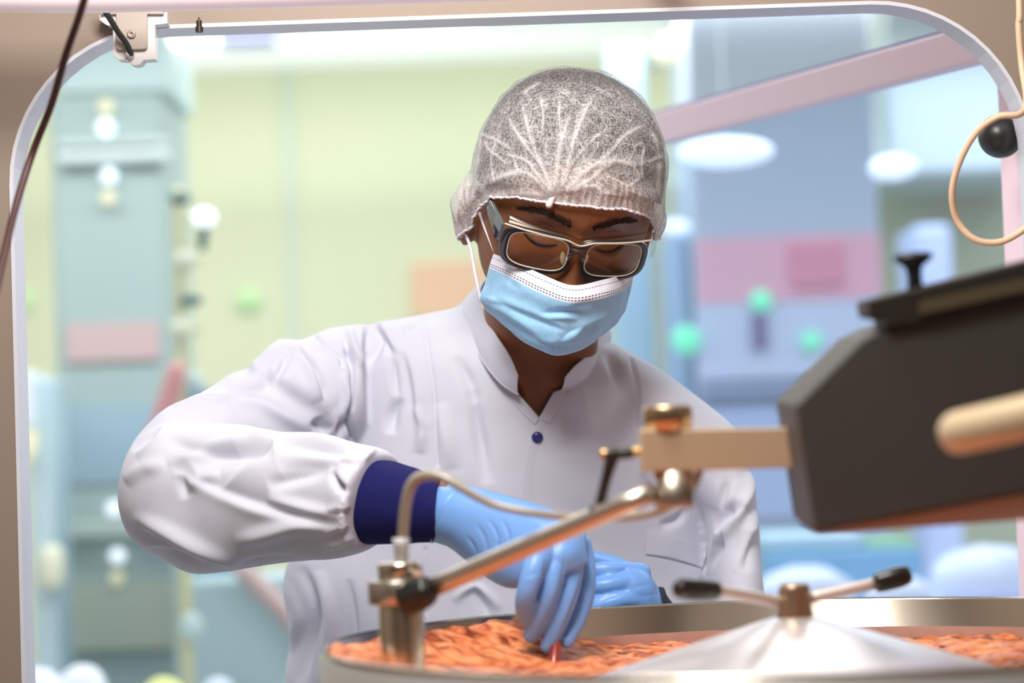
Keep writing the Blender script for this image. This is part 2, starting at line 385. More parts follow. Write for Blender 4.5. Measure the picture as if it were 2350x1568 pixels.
# ---- white pane reflections, built as glowing dishes on added cords
for x, y, rx, ry, Y, lab in ((1665, 350, 110, 32, 5.2, 'wide white pane reflection built as a glowing dish under the pink bar of the hatch'), (2050, 385, 55, 28, 5.2, 'small white pane reflection built as a glowing dish near the beige cable'), (1550, 521, 34, 16, 6.2, 'bright small white pane reflection built as a glowing dish beside the hairnet')):
    c = PY(x, y, Y); k = Y/FPX
    t = thing('pane_reflection', (c[0], Y, c[2]), lab, 'lamp', 'white pane reflections')
    g = G(); ball(g, c, (rx*k, rx*k*.8, ry*k), 32, 16); g.build('glow_dish', W_LAMP, t)
    g = G(); tube(g, [c+np.array([0, .02, 0]), (c[0], Y+.02, 2.43)], .0016); g.build('added_cord', mat('pale_cord', (200, 215, 225), .5), t)
g = G(); bbox(g, 2032, -60, 2420, 398, 7.3, .6); a = g.verts(); 
tag(g.build('duct_unit', mat('pale_grey_blue_enamel', (214, 226, 228), .5), smooth=False, bevel=.02), 'white ceiling duct unit above the corner of the hatch', 'duct')
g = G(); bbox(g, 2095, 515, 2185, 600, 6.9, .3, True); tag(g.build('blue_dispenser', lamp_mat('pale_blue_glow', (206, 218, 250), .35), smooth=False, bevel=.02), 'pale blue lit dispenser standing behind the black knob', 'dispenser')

# ---- worktable with crate and bags on the right
Yt = 5.0
zt = PY(1950, 1400, Yt)[2]
t = thing('work_table', (PY(2030, 1400, Yt)[0], Yt+.3, 0), 'pale work table carrying the teal crate and white bags', 'table')
xa, xb = PY(1690, 1400, Yt)[0], PY(2560, 1400, Yt)[0]
g = G(); box(g, (xa, Yt-.25, zt-.04), (xb, Yt+.8, zt)); g.build('table_top', mat('pale_lavender_top', (214, 222, 246), .4), t, False, bevel=.008)
for x in (xa+.05, xb-.05):
    for y in (Yt-.2, Yt+.75):
        g = G(); box(g, (x-.025, y-.025, 0), (x+.025, y+.025, zt-.04)); g.build('leg', mat('grey_metal', (150, 160, 165), .4, .6), t, False)
Yk = 5.15
t = thing('teal_crate', (PY(1950, 1400, Yk)[0], Yk+.2, zt), 'teal crate with a green lid standing on the work table', 'crate')
g = G(); bbox(g, 1762, 1262, 2120, 1400, Yk, .35, z0=zt); g.build('body', mat('teal_plastic', (128, 178, 206), .5, var=.08, vscale=6), t, False, bevel=.012)
g = G(); bbox(g, 1990, 1240, 2110, 1278, Yk+.02, .3); g.build('green_lid', mat('green_plastic', (142, 190, 150), .5), t, False, bevel=.01)
g = G(); bbox(g, 1755, 1226, 1985, 1262, Yk+.03, .3); g.build('pale_lid', mat('pale_aqua_plastic', (196, 224, 232), .5), t, False, bevel=.01)
def sack(name, x, y, rx, ry, Y, zb, m, lab, cat, grp=None, s=0):
    c = PY(x, y, Y); k = Y/FPX; c[2] = max(zb+ry*k*.97, c[2]) if False else zb+ry*k*.96
    g = G(); ball(g, (0, 0, 0), (rx*k, rx*k*.7, ry*k), 40, 26); V = g.verts()
    for i in range(len(V)):
        n = noise.fractal(Vector(V[i]*9+s*7.3), 1, 2, 3); V[i] *= 1+.13*n
        V[i][2] = max(V[i][2], -ry*k*.85)
    zmin = V[:, 2].min(); h = G().add(V+np.array([c[0], Y, zb-zmin]), g.f)
    tag(h.build(name, m), lab, cat, grp)
WB = mat('white_bag_film', (232, 238, 252), .35)
sack('white_bag', 1850, 1330, 110, 62, 4.88, zt, WB, 'white bag slumped on the work table in front of the teal crate', 'bag', 'white bags', 1)
sack('white_bag', 2062, 1340, 80, 48, 4.84, zt, WB, 'small white bag on the work table behind the tilted black grip', 'bag', 'white bags', 2)
sack('white_bag', 2260, 1320, 125, 75, 4.95, zt, WB, 'big white bag at the far end of the work table under the black housing', 'bag', 'white bags', 3)
# ---- low pallet table with sacks at the lower left
Yl = 4.4; zl = PY(200, 1640, Yl)[2]
t = thing('pallet_table', (PY(250, 1600, Yl)[0], Yl, 0), 'low white table under the white sacks at the foot of the cabinet', 'table')
xa, xb = PY(30, 1600, Yl)[0], PY(640, 1600, Yl)[0]
g = G(); box(g, (xa, Yl-.25, zl-.04), (xb, Yl+.35, zl)); g.build('table_top', mat('white_enamel', (236, 240, 240), .5), t, False, bevel=.008)
for x in (xa+.05, xb-.05):
    for y in (Yl-.2, Yl+.3):
        g = G(); box(g, (x-.025, y-.025, 0), (x+.025, y+.025, zl-.04)); g.build('leg', mat('grey_metal', (150, 160, 165), .4, .6), t, False)
sack('white_sack', 85, 1580, 62, 62, 4.38, zl, WB, 'white sack on the low table next to the window frame', 'sack', 'white sacks on the low table', 4)
sack('white_sack', 190, 1580, 60, 60, 4.42, zl, WB, 'white sack on the low table in front of the tall cabinet', 'sack', 'white sacks on the low table', 5)
sack('yellow_bag', 375, 1590, 50, 44, 4.36, zl, mat('yellow_green_bag', (226, 236, 150), .5), 'yellow green bag on the low table beside the coat hem', 'bag', None, 6)
sack('blue_bag', 500, 1590, 42, 40, 4.4, zl, mat('pale_blue_bag', (206, 222, 240), .5), 'pale blue bag on the low table nearest the coat', 'bag', None, 7)

# ================================================================== MACHINE: housing with the rounded window
YH, YB = 2.25, 2.292     # front and back of the panel
M_taupe = mat('taupe_painted_steel', (156, 140, 127), .55, .1, var=.03, vscale=3, bump=.05, bscale=900)
tl = PY(12, 420, YH); tr_ = PY(2362, 100, YH); xl = PY(12, 430, YH)[0]; xlb = PY(65, 1568, YH)[0]
xr = PY(2366, 300, YH)[0]
ztop = PY(900, 42, YH)[2]; zbot = .72
rc = .145
xl = (xl+xlb)/2
def opening(n=14, grow=0.0):
    x0, x1, z0, z1 = xl-grow, xr+grow, zbot-grow, ztop+grow; r = rc+grow; r2 = .06+grow; pts = []
    pts += [(x0+r-r*math.cos(a), z1-r+r*math.sin(a)) for a in np.linspace(0, math.pi/2, n)]
    pts += [(x1-r+r*math.sin(a), z1-r+r*math.cos(a)) for a in np.linspace(0, math.pi/2, n)]
    pts += [(x1-r2+r2*math.cos(a), z0+r2-r2*math.sin(a)) for a in np.linspace(0, math.pi/2, n)]
    pts += [(x0+r2-r2*math.sin(a), z0+r2-r2*math.cos(a)) for a in np.linspace(0, math.pi/2, n)]
    return pts
def ringprism(g, outer, inner, Y0, Y1):
    n = len(outer); V = [(x, Y0, z) for x, z in outer]+[(x, Y0, z) for x, z in inner]+[(x, Y1, z) for x, z in outer]+[(x, Y1, z) for x, z in inner]; F = []
    for i in range(n):
        j = (i+1) % n
        F += [(i, j, n+j, n+i), (2*n+i, 3*n+i, 3*n+j, 2*n+j), (i, 2*n+i, 2*n+j, j), (n+i, n+j, 3*n+j, 3*n+i)]
    return g.add(V, F)
housing = thing('machine_housing', (0, YH, 0), 'taupe machine panel with a large round cornered window opening', 'machine panel')
op = opening(14)
def to_rect(p):
    # point on the panel's outer rectangle in the same direction from the opening centre
    cx, cz = (xl+xr)/2, (ztop+zbot)/2; dx, dz = p[0]-cx, p[1]-cz
    X0, X1, Z0, Z1 = -.85, .85, 0.0, 2.05
    t = min((X1-cx)/dx if dx > 1e-9 else 1e9, (X0-cx)/dx if dx < -1e-9 else 1e9, (Z1-cz)/dz if dz > 1e-9 else 1e9, (Z0-cz)/dz if dz < -1e-9 else 1e9)
    return cx+dx*t, cz+dz*t
big = [(p[0], p[1]) for p in op]
outer = [to_rect(p) for p in op]
# add the rectangle's corners so the panel edge is straight
cor = [(-.85, 2.05), (.85, 2.05), (.85, 0.0), (-.85, 0.0)]
o2, i2 = [], []
for k in range(4):
    seg = range(k*14, k*14+14); mid = min(seg, key=lambda i: abs(outer[i][0]-cor[k][0])+abs(outer[i][1]-cor[k][1]))
    outer[mid] = cor[k]
g = G(); ringprism(g, outer, op, YH, YB-.002); g.build('panel', M_taupe, housing, False)
for lo, hi in (((-.87, -.5, 0), (-.85, YH, 2.05)), ((.85, -.5, 0), (.87, YH, 2.05)), ((-.87, -.52, 0), (.87, -.5, 2.05))):
    g = G(); box(g, lo, hi); g.build('side_panel', mat('inner_taupe_steel', (150, 136, 124), .5, .1), housing, False)
g = G(); ringprism(g, opening(14, .001), opening(14, -.0025), YH-.001, YB+.004); g.build('window_lip', mat('white_lip_enamel', (226, 228, 240), .4), housing, False)
g = G(); c = PY(457, 57, YH-.004); lathe(g, c+np.array([0, 0, .004]), (0, 0, -1), [(.001, 0), (.0026, 0), (.0026, .006), (.0036, .006), (.0036, .011), (.001, .011)], 16); g.build('screw', mat('dark_screw_steel', (70, 60, 52), .4, .7), housing, False)
g = G(); c = PY(457, 42, YH); lathe(g, c, (0, -1, 0), [(.0002, 0), (.001, 0), (.001, .001), (.0002, .001)], 10); g.build('pin_hole', mat('dark_screw_steel', (70, 60, 52), .4, .7), housing, False)
# small oval slot marks on the lip
g = G(); c = PY(24, 437, YB-.02); ball(g, c+np.array([.0005, 0, 0]), (.001, .006, .012), 12, 10); g.build('slot_cover', mat('pale_grey_plastic', (205, 205, 214), .4), housing)

# overhead lamp tube of the machine
g = G(); a = PY(-260, 4, 2.12); b = PY(235, -2, 2.12); z = a[2]
tube(g, [PY(-420, -22, 2.12), PY(100, -14, 2.12), PY(420, -18, 2.12), PY(1500, -52, 2.12)], .0165, 24, 10)
lt = thing('lamp_tube', tuple(PY(500, -20, 2.12)), 'pinkish white tube lamp along the top of the taupe panel', 'lamp')
g.build('tube', mat('pinkish_white_lamp', (250, 232, 240), .35, emit=.25), lt)
for x, y in ((-300, -90), (1490, -145)):
    c = PY(x, y, 2.12); h = G(); box(h, (c[0]-.005, 2.115, c[2]-.003), (c[0]+.005, YH-.0005, c[2]+.01)); h.build('bracket', mat('white_enamel', (236, 240, 240), .5), lt, False)

# ---- switch bracket
Ys = YH-.006
t = thing('switch_bracket', PY(306, 60, Ys), 'grey steel plate on a white plastic sensor holder at the window top', 'bracket')
wh = [(228, 33), (384, 28), (384, 54), (356, 57), (357, 136), (331, 138)]+arc(311, 130, 20, 20, 160, 10)+[(289, 138), (272, 137), (259, 126), (259, 60), (245, 58), (228, 46)]
g = G(); prism(g, ppoly(wh, Ys-.012), (0, .0175, 0)); g.build('plastic_holder', mat('translucent_white_plastic', (236, 234, 236), .35, sss=.1), t, False, bevel=.0008)
pl = [(231, 8), (375, 4), (375, 33), (338, 33), (338, 104)]+arc(330, 105, 8, 0, 90, 5)+[(281, 115)]+arc(275, 106, 9, 90, 180, 5)+[(266, 33), (231, 34)]
g = G(); prism(g, ppoly(pl, Ys-.016), (0, .0038, 0)); g.build('steel_plate', mat('satin_grey_steel', (182, 170, 160), .4, .35, bump=.05, bscale=1200), t, False, bevel=.0006)
g = G(); lathe(g, PY(302, 79, Ys-.016), (0, -1, 0), [(.0002, 0), (.0042, 0), (.0042, .0012), (.0034, .0024), (.0016, .0026), (.0014, .0012), (.0002, .0012)], 24); g.build('screw_head', mat('satin_grey_steel', (182, 170, 160), .4, .35), t, True)
for x, y in ((248, 50), (361, 46)):
    g = G(); lathe(g, PY(x, y, Ys-.006), (0, 0, -1), [(.0002, 0), (.0042, 0), (.0042, .0045), (.0022, .0045), (.0022, .003), (.0002, .003)], 20); g.build('bolt', mat('dark_bolt_steel', (120, 108, 98), .35, .8), t, False)
g = G(); lathe(g, PY(301, 128, Ys-.012), (-.15, -1, .25), [(.0002, 0), (.0036, 0), (.0036, .006), (.0022, .008), (.0002, .008)], 20); g.build('cable_gland', mat('translucent_white_plastic', (236, 234, 236), .35, sss=.1), t)
g = G(); tube(g, [PY(214, -20, 2.2), PY(226, 8, 2.2), PY(248, 36, 2.205), PY(270, 72, 2.215), PY(290, 100, 2.222), PY(300, 123, 2.226)], [.0028]*6, 14, 8); tag(g.build('black_cable', mat('black_cable_sheath', (48, 50, 54), .4)), 'short black cable plugged into the white sensor holder', 'cable')
# dark brown cable hanging across the corner
g = G(); tube(g, [PY(350, -1650, 1.80), PY(318, -900, 1.80), PY(275, -400, 1.81), PY(235, -160, 1.83), PY(190, 10, 1.86), PY(150, 130, 1.90), PY(118, 240, 1.93), PY(75, 350, 1.95), PY(40, 460, 1.93), PY(15, 560, 1.90), PY(-10, 670, 1.87), PY(-40, 800, 1.84), PY(-110, 960, 1.82), (-.56, 1.79, 1.06), (-.70, 1.77, 1.02), (-.845, 1.75, 1.01)], .0031, 14, 8)
tag(g.build('brown_cable', mat('dark_brown_sheath', (70, 34, 34), .45)), 'dark brown cable hanging down across the rounded window corner', 'cable')

# ---- open hatch door hinged at the right
hd = np.array([-.448, .894, 0]); hn = np.array([.894, .448, 0])        # along the door, and its normal
h0 = np.array([.522, 2.425, 0])
zt2, zb2, wd = 1.566, .80, 1.0
def doorpts(inset, r, n=10):
    a0, a1, z0, z1 = inset, wd-inset, zb2+inset, zt2-inset; q = np.linspace(0, math.pi/2, n); L = []
    L += [(a0+r-r*math.cos(a), z1-r+r*math.sin(a)) for a in q]+[(a1-r+r*math.sin(a), z1-r+r*math.cos(a)) for a in q]
    L += [(a1-r+r*math.cos(a), z0+r-r*math.sin(a)) for a in q]+[(a0+r-r*math.sin(a), z0+r-r*math.cos(a)) for a in q]
    return L
hatch = thing('hatch_door', (h0[0], h0[1], zb2), 'open hatch door with a white rounded frame tinted as by pink light and clear pane', 'hatch door')
def dring(outer, inner, t0, t1):
    n = len(outer); f = lambda p, t: h0+hd*p[0]+hn*t+np.array([0, 0, p[1]])
    V = [f(p, t0) for p in outer]+[f(p, t0) for p in inner]+[f(p, t1) for p in outer]+[f(p, t1) for p in inner]; F = []
    for i in range(n):
        j = (i+1) % n; F += [(i, j, n+j, n+i), (2*n+i, 3*n+i, 3*n+j, 2*n+j), (i, 2*n+i, 2*n+j, j), (n+i, n+j, 3*n+j, 3*n+i)]
    return V, F
g = G(); g.add(*dring(doorpts(0, .075), doorpts(.040, .038), 0, .022)); g.build('door_frame', mat('pink_lit_white_enamel', (255, 228, 240), .4), hatch, False, bevel=.003)  # pink of the light is put into the white frame's colour
g = G(); g.add(*dring(doorpts(-.004, .079), doorpts(.0005, .0745), .006, .03)); g.build('door_seal', mat('violet_rubber_seal', (150, 150, 200), .5), hatch, False)
pp = doorpts(.036, .042); f = lambda p, t: h0+hd*p[0]+hn*t+np.array([0, 0, p[1]])
g = G(); prism(g, [f(p, .009) for p in pp], hn*.005); g.build('pane', glassy('blue_tinted_pane', (.87, .925, 1.0), .05, .05), hatch, False)
kc = P(2296, 312, 2.33); kb = f((.022, zt2-.1), 0); kb[2] = kc[2]+.03
g = G(); ball(g, kc, .0215, 32, 20); g.build('ball_knob', mat('black_knob_plastic', (38, 38, 38), .35), hatch)
g = G(); tube(g, [kc, kc*.35+kb*.65+np.array([0, 0, .004]), kb+hn*.004], .006, 16, 5); g.build('knob_stem', mat('copper_stem', (200, 160, 140), .4, .4), hatch)
# beige cable loop
g = G(); tube(g, [(P(2338, -30, 2.1)[0]+.01, 2.09, 2.04), (P(2338, -30, 2.1)[0], 2.09, 1.75), P(2338, -30, 2.1), P(2338, 60, 2.1), P(2345, 150, 2.1), P(2356, 230, 2.08), P(2340, 262, 2.06), P(2290, 268, 2.06), P(2240, 305, 2.07), P(2203, 370, 2.08), P(2185, 440, 2.09), P(2196, 505, 2.1), P(2235, 548, 2.1), P(2285, 557, 2.1), P(2330, 540, 2.1), P(2376, 500, 2.1), P(2420, 420, 2.11), (.54, 2.15, 1.40), (.62, 2.20, 1.41), (.70, 2.2455, 1.41)], .0029, 16, 8)
tag(g.build('beige_cable', mat('beige_cable_sheath', (234, 204, 172), .45)), 'beige cable looping beside the black ball knob', 'cable')

# ================================================================== STEEL BOWL
BC = np.array([PY(1825, 1455, 1.8)[0], 1.80]); BR = .350; ZR = 1.14-.139
M_steel = mat('polished_steel', (206, 194, 180), .17, 1.0)
M_satin = mat('satin_steel', (198, 194, 190), .38, 1.0, bump=.03, bscale=900)
bowl = thing('steel_bowl', (BC[0], BC[1], 0), 'large round steel bowl holding glossy orange pieces', 'bowl')
ZF = ZR-.075
g = G(); lathe(g, (BC[0], BC[1], 0), (0, 0, 1), [(.001, ZF-.012), (BR-.02, ZF-.012), (BR, ZF), (BR+.001, ZR-.16), ], 8) if False else None
lathe(g, (BC[0], BC[1], 0), (0, 0, 1), [(.001, ZF), (BR-.012, ZF), (BR-.004, ZF+.008), (BR-.0035, ZR-.002), (BR-.002, ZR), (BR, ZR-.001), (BR+.0005, ZR-.004), (BR, ZR-.2), (BR-.02, ZR-.22), (.001, ZR-.22)], 160)
g.build('shell', M_steel, bowl)
g = G(); lathe(g, (BC[0], BC[1], 0), (0, 0, 1), [(BR-.001, ZR-.19), (BR+.0018, ZR-.19), (BR+.0018, ZR-.006), (BR-.001, ZR-.0045)], 160, caps=False); g.build('outer_band', mat('grey_satin_band', (190, 190, 188), .42, .55), bowl)
g = G(); lathe(g, (BC[0], BC[1], 0), (0, 0, 1), [(.001, 0), (.26, 0), (.26, .03), (.12, .06), (.10, .10), (.10, ZR-.221), (.001, ZR-.221)], 64); g.build('pedestal', M_satin, bowl)

# contents: a glistening heap nobody could count
ZC = ZR-.030
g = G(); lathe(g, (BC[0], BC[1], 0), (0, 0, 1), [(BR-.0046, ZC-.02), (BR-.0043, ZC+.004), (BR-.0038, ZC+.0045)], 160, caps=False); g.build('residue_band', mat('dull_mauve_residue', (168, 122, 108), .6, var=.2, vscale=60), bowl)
nr, nc = 120, 420; V = []; 
rr = np.linspace(.1615, BR-.0055, nr)
for r in rr:
    for j in range(nc):
        a = 2*math.pi*j/nc; x, y = r*math.cos(a), r*math.sin(a)
        q = Vector((x*38+1.4*noise.noise(Vector((x*9, y*9, 3))), y*70+1.4*noise.noise(Vector((x*9, y*9, 9))), 0))
        d = noise.voronoi(q, distance_metric='DISTANCE')[0]
        h = .008*(1-min(1, d[0])**1.4)+.004*noise.noise(Vector((x*12, y*12, 5)))+.0035*noise.noise(Vector((x*60, y*90, 2)))
        hp = .029*min(1, max(0, (r-.262)/.065))**1.1*min(1, max(0, (-x-.135)/.07))
        V.append((BC[0]+x, BC[1]+y, ZC-.010+h+hp))
F = grid_faces(nr, nc); n0 = nr*nc
V += [(BC[0]+r*math.cos(2*math.pi*j/nc), BC[1]+r*math.sin(2*math.pi*j/nc), ZF+.001) for r in (BR-.0125, .1615) for j in range(nc)]
for j in range(nc):
    k = (j+1) % nc; F += [((nr-1)*nc+j, (nr-1)*nc+k, n0+k, n0+j), (n0+j, n0+k, n0+nc+k, n0+nc+j), (n0+nc+j, n0+nc+k, k, j)]
g = G().add(V, F)
M_or = mat('glossy_orange_gel', (214, 128, 84), .5, spec=.3)
nt = M_or.node_tree; b = nt.nodes['Principled BSDF']; tc = nt.nodes.new('ShaderNodeTexCoord'); mp = nt.nodes.new('ShaderNodeMapping'); mp.inputs['Scale'].default_value = (50, 110, 90)
nz = nt.nodes.new('ShaderNodeTexNoise'); nz.inputs['Scale'].default_value = 1; nz.inputs['Detail'].default_value = 4; nz.inputs['Distortion'].default_value = .8
rp = nt.nodes.new('ShaderNodeValToRGB'); e = rp.color_ramp.elements; e[0].position = .34; e[0].color = (*lin((122, 50, 26)), 1); e[1].position = .62; e[1].color = (*lin((234, 155, 104)), 1); e2 = e.new(.46); e2.color = (*lin((206, 112, 68)), 1)
nt.links.new(tc.outputs['Object'], mp.inputs[0]); nt.links.new(mp.outputs[0], nz.inputs['Vector']); nt.links.new(nz.outputs['Fac'], rp.inputs[0]); nt.links.new(rp.outputs[0], b.inputs['Base Color'])
tag(g.build('orange_pieces', M_or, loc=(BC[0], BC[1], ZF)), 'heap of glossy orange pieces filling the round steel bowl', 'orange pieces', kind='stuff')

# cone with star handle at the bowl's middle
zk = 1.14-.130
cone = thing('cone_cover', (BC[0], BC[1], ZF), 'shallow white steel cone with a two armed clamp handle in the bowl', 'cone cover')
M_cone = mat('white_satin_steel', (234, 230, 230), .34, .45, bump=.02, bscale=800)
g = G(); lathe(g, (BC[0], BC[1], 0), (0, 0, 1), [(.001, ZF+.0008), (.16, ZF+.0008), (.16, zk-.30*.149), (.148, zk-.30*.137), (.08, zk-.29*.068), (.03, zk-.004), (.016, zk), (.001, zk)], 96); g.build('cone_shell', M_cone, cone)
kc = np.array([BC[0]+.0005, BC[1], zk])
g = G(); lathe(g, kc, (0, 0, 1), [(.001, -.001), (.0135, -.001), (.0135, .002), (.0125, .004), (.0115, .020), (.0105, .0235), (.009, .0245), (.001, .0245)], 40); g.build('clamp_hub', mat('warm_satin_steel', (176, 152, 126), .35, .9), cone)
for (x1, y1, d1), (x2, y2, d2), (x3, y3, d3) in ((((1795, 1383, 1.795)), ((1640, 1355, 1.74)), ((1551, 1351, 1.71))), ((1858, 1373, 1.80), (2010, 1340, 1.80), (2092, 1317, 1.80))):
    a, b, c = P(x1, y1, d1), P(x2, y2, d2), P(x3, y3, d3)
    g = G(); tube(g, [a, b], .0045, 20, roundend=False); arm = g.build('handle_arm', mat('bright_arm_steel', (232, 220, 212), .35, .3), cone)
    ax = (c-b)/np.linalg.norm(c-b); L = np.linalg.norm(c-b)
    g = G(); lathe(g, b, ax, [(.001, -.001), (.0068, -.001), (.0078, .003), (.0084, L*.5), (.0082, L*.75), (.0066, L*.92), (.004, L*.99), (.001, L)], 28); o = g.build('grip', mat('black_grip_plastic', (32, 32, 30), .3, coat=.3), cone)

# ---- sensor post standing in the bowl
px0 = P(921, 1400, 1.78); pxy = np.array([px0[0], px0[1]])
zf = lambda y: P(921, y, 1.78)[2]
post = thing('sensor_post', (pxy[0], pxy[1], ZF), 'upright polished steel sensor post with collar at the bowl edge', 'post')
M_chrome = mat('bright_chrome', (220, 208, 190), .22, 1.0)
g = G(); lathe(g, (pxy[0], pxy[1], 0), (0, 0, 1), [(.001, ZF+.0008), (.0168, ZF+.0008), (.0168, zf(1385)), (.001, zf(1385))], 48); g.build('tube_body', M_chrome, post, bevel=.0004)
g = G(); lathe(g, (pxy[0]-.003, pxy[1], 0), (0, 0, 1), [(.001, zf(1386)), (.0205, zf(1386)), (.0212, zf(1384)), (.0212, zf(1334)), (.0205, zf(1331)), (.001, zf(1331))], 48); g.build('collar', mat('satin_collar_steel', (190, 182, 172), .3, .9), post)
g = G(); lathe(g, (pxy[0], pxy[1], 0), (0, 0, 1), [(.001, zf(1332)), (.0166, zf(1332)), (.0166, zf(1296)), (.0158, zf(1291)), (.005, zf(1289)), (.001, zf(1289))], 48); g.build('cap', M_chrome, post)
ctop = P(922, 1291, 1.78)
g = G(); lathe(g, ctop, (0, 0, 1), [(.001, -.002), (.0052, -.002), (.0052, .010), (.0062, .012), (.0062, .018), (.001, .018)], 24); g.build('hose_fitting', mat('clear_grey_fitting', (190, 190, 196), .3), post)

# ---- jointed arm: rod, knuckle, beam, lever
ra, rb = P(985, 1352, 1.76), P(1497, 1131, 1.682)
arm = thing('jointed_arm', tuple(ra), 'steel arm with slanted rod and flat beam carrying the black housing', 'arm')
g = G(); tube(g, [ra, rb], .0073, 28, roundend=False); g.build('rod', mat('rod_steel', (206, 196, 184), .36, 1.0), arm)
ax = (ra-rb)/np.linalg.norm(ra-rb); kn = P(958, 1365, 1.758)
g = G(); lathe(g, kn+ax*.014, -ax, [(.001, 0), (.009, 0), (.0125, .004), (.0130, .016), (.0115, .024), (.0085, .027), (.001, .027)], 8); g.build('clamp_knob', mat('black_clamp_plastic', (26, 28, 28), .35), arm, False, bevel=.0012)
DB = 1.68
hub = P(1537, 1035, DB); hx = lambda y: P(1537, y, DB)[2]
g = G(); lathe(g, (hub[0], hub[1]+.014, 0), (0, 0, 1), [(.001, hx(988)), (.0174, hx(988)), (.0174, hx(936)), (.0165, hx(931)), (.001, hx(930))], 48); g.build('joint_cap', mat('brassy_chrome', (206, 180, 146), .3, 1.0), arm)
g = G(); lathe(g, (hub[0]+.003, hub[1]+.014, 0), (0, 0, 1), [(.001, hx(1168)), (.0130, hx(1168)), (.0138, hx(1163)), (.0138, hx(1082)), (.001, hx(1082))], 48); g.build('joint_cylinder', mat('joint_steel', (196, 186, 172), .38, 1.0), arm)
bp = [P(1471, 986, DB), P(1851, 981, DB), P(1851, 1073, DB), P(1473, 1084, DB)]
g = G(); prism(g, bp, (0, .03, 0)); g.build('beam', mat('tan_anodised_metal', (206, 180, 150), .5, .3, bump=.03, bscale=700), arm, False, bevel=.0012)
g = G(); tube(g, [P(1395, 1043, 1.70), P(1447, 1039, 1.70)], .0042, 20, roundend=True); tube(g, [P(1407, 1042, 1.70), P(1392, 1095, 1.70), P(1374, 1170, 1.70)], [.0052, .0038, .0036], 16); tube(g, [P(1364, 1172, 1.70), P(1388, 1166, 1.70)], .0045, 16); g.build('clamp_lever', mat('black_lever_plastic', (40, 30, 26), .4), arm)
for x in (1393, 1455):
    g = G(); c = P(x, 1042-(x-1395)*.08, 1.70); tube(g, [c-RGT*.002, c+RGT*.004], .0036, 16); g.build('brass_pin', mat('brass_pin', (216, 180, 120), .3, .9), arm)
# ---- hose
g = G(); tube(g, [P(921, 1284, 1.78), P(924, 1240, 1.78), P(930, 1170, 1.775), P(943, 1115, 1.77), P(972, 1092, 1.765), P(1015, 1096, 1.76), P(1062, 1122, 1.755), P(1130, 1157, 1.75), P(1220, 1177, 1.745), P(1320, 1187, 1.745), P(1420, 1188, 1.745), P(1500, 1178, 1.735), P(1560, 1150, 1.725), P(1594, 1110, 1.715), P(1606, 1075, 1.71)], [.0040]*5+[.0037, .0033]+[.0030]*8, 16, 8)
tag(g.build('clear_hose', mat('clear_grey_hose', (156, 146, 132), .3, coat=.5)), 'thin grey hose arching from the sensor post to the arm joint', 'hose')

# ---- black housing
DH = 1.60
hs = thing('black_housing', tuple(P(2150, 1222, DH)), 'black angular housing with a mushroom knob held by the flat beam', 'housing')
M_blk = mat('matt_black_metal', (74, 71, 68), .55, .1, bump=.04, bscale=900)
sh = [(1826, 931), (1980, 778), (2033, 752), (2560, 626), (2560, 1092), (1870, 1221)]
g = G(); prism(g, [P(x, y, DH) for x, y in sh], FWD*.12); g.build('case', M_blk, hs, False, bevel=.002)
g = G(); prism(g, [P(x, y, DH-.006) for x, y in ((1990, 689), (2110, 660), (2560, 546), (2560, 640), (2100, 742), (2030, 752), (2034, 735), (1994, 727))], FWD*.05); g.build('top_rail', mat('black_rail_metal', (46, 40, 34), .5, .1), hs, False, bevel=.0015)
g = G(); prism(g, [P(x, y, DH-.0085) for x, y in ((2112, 692), (2560, 590), (2560, 622), (2112, 722))], FWD*.003); g.build('olive_strip', mat('olive_brown_strip', (88, 78, 58), .5), hs, False)
ka = P(2101, 672, DH+.02); kt = P(2093, 578, DH+.02); kax = (kt-ka)/np.linalg.norm(kt-ka); L = np.linalg.norm(kt-ka)
g = G(); lathe(g, ka, kax, [(.001, 0), (.0056, 0), (.0050, L*.35), (.0056, L*.6), (.0125, L*.8), (.0140, L*.88), (.012, L*.96), (.001, L)], 36); g.build('mushroom_knob', mat('black_knob_plastic', (38, 38, 38), .35), hs)
g = G(); prism(g, [P(x, y, DH+.01) for x, y in ((1871, 1223), (2560, 1095), (2560, 1180), (1880, 1226))], FWD*.10); g.build('bottom_plate', mat('orange_lit_plate_steel', (228, 192, 180), .35, .2), hs, False)  # orange reflected onto the steel is put into its base colour
# ---- cream handle bar
g = G(); a, b = P(2203, 992, 1.46), P(2640, 895, 1.36); b = a+(b-a)*((.834-a[0])/(b[0]-a[0])); tube(g, [a, a*.5+b*.5, b], .0132, 28)
tag(g.build('handle_bar', mat('cream_enamel', (236, 212, 176), .3, .3)), 'cream rounded bar in front of the black housing', 'bar')
#@@PART3
# ================================================================== PERSON
FEET = (PY(1200, 1000, 2.5)[0], 2.50, 0.0)
M_skin = mat('deep_brown_skin', (132, 80, 47), .42, spec=.45, bump=.12, bscale=700, var=.10, vscale=40, sss=.06)
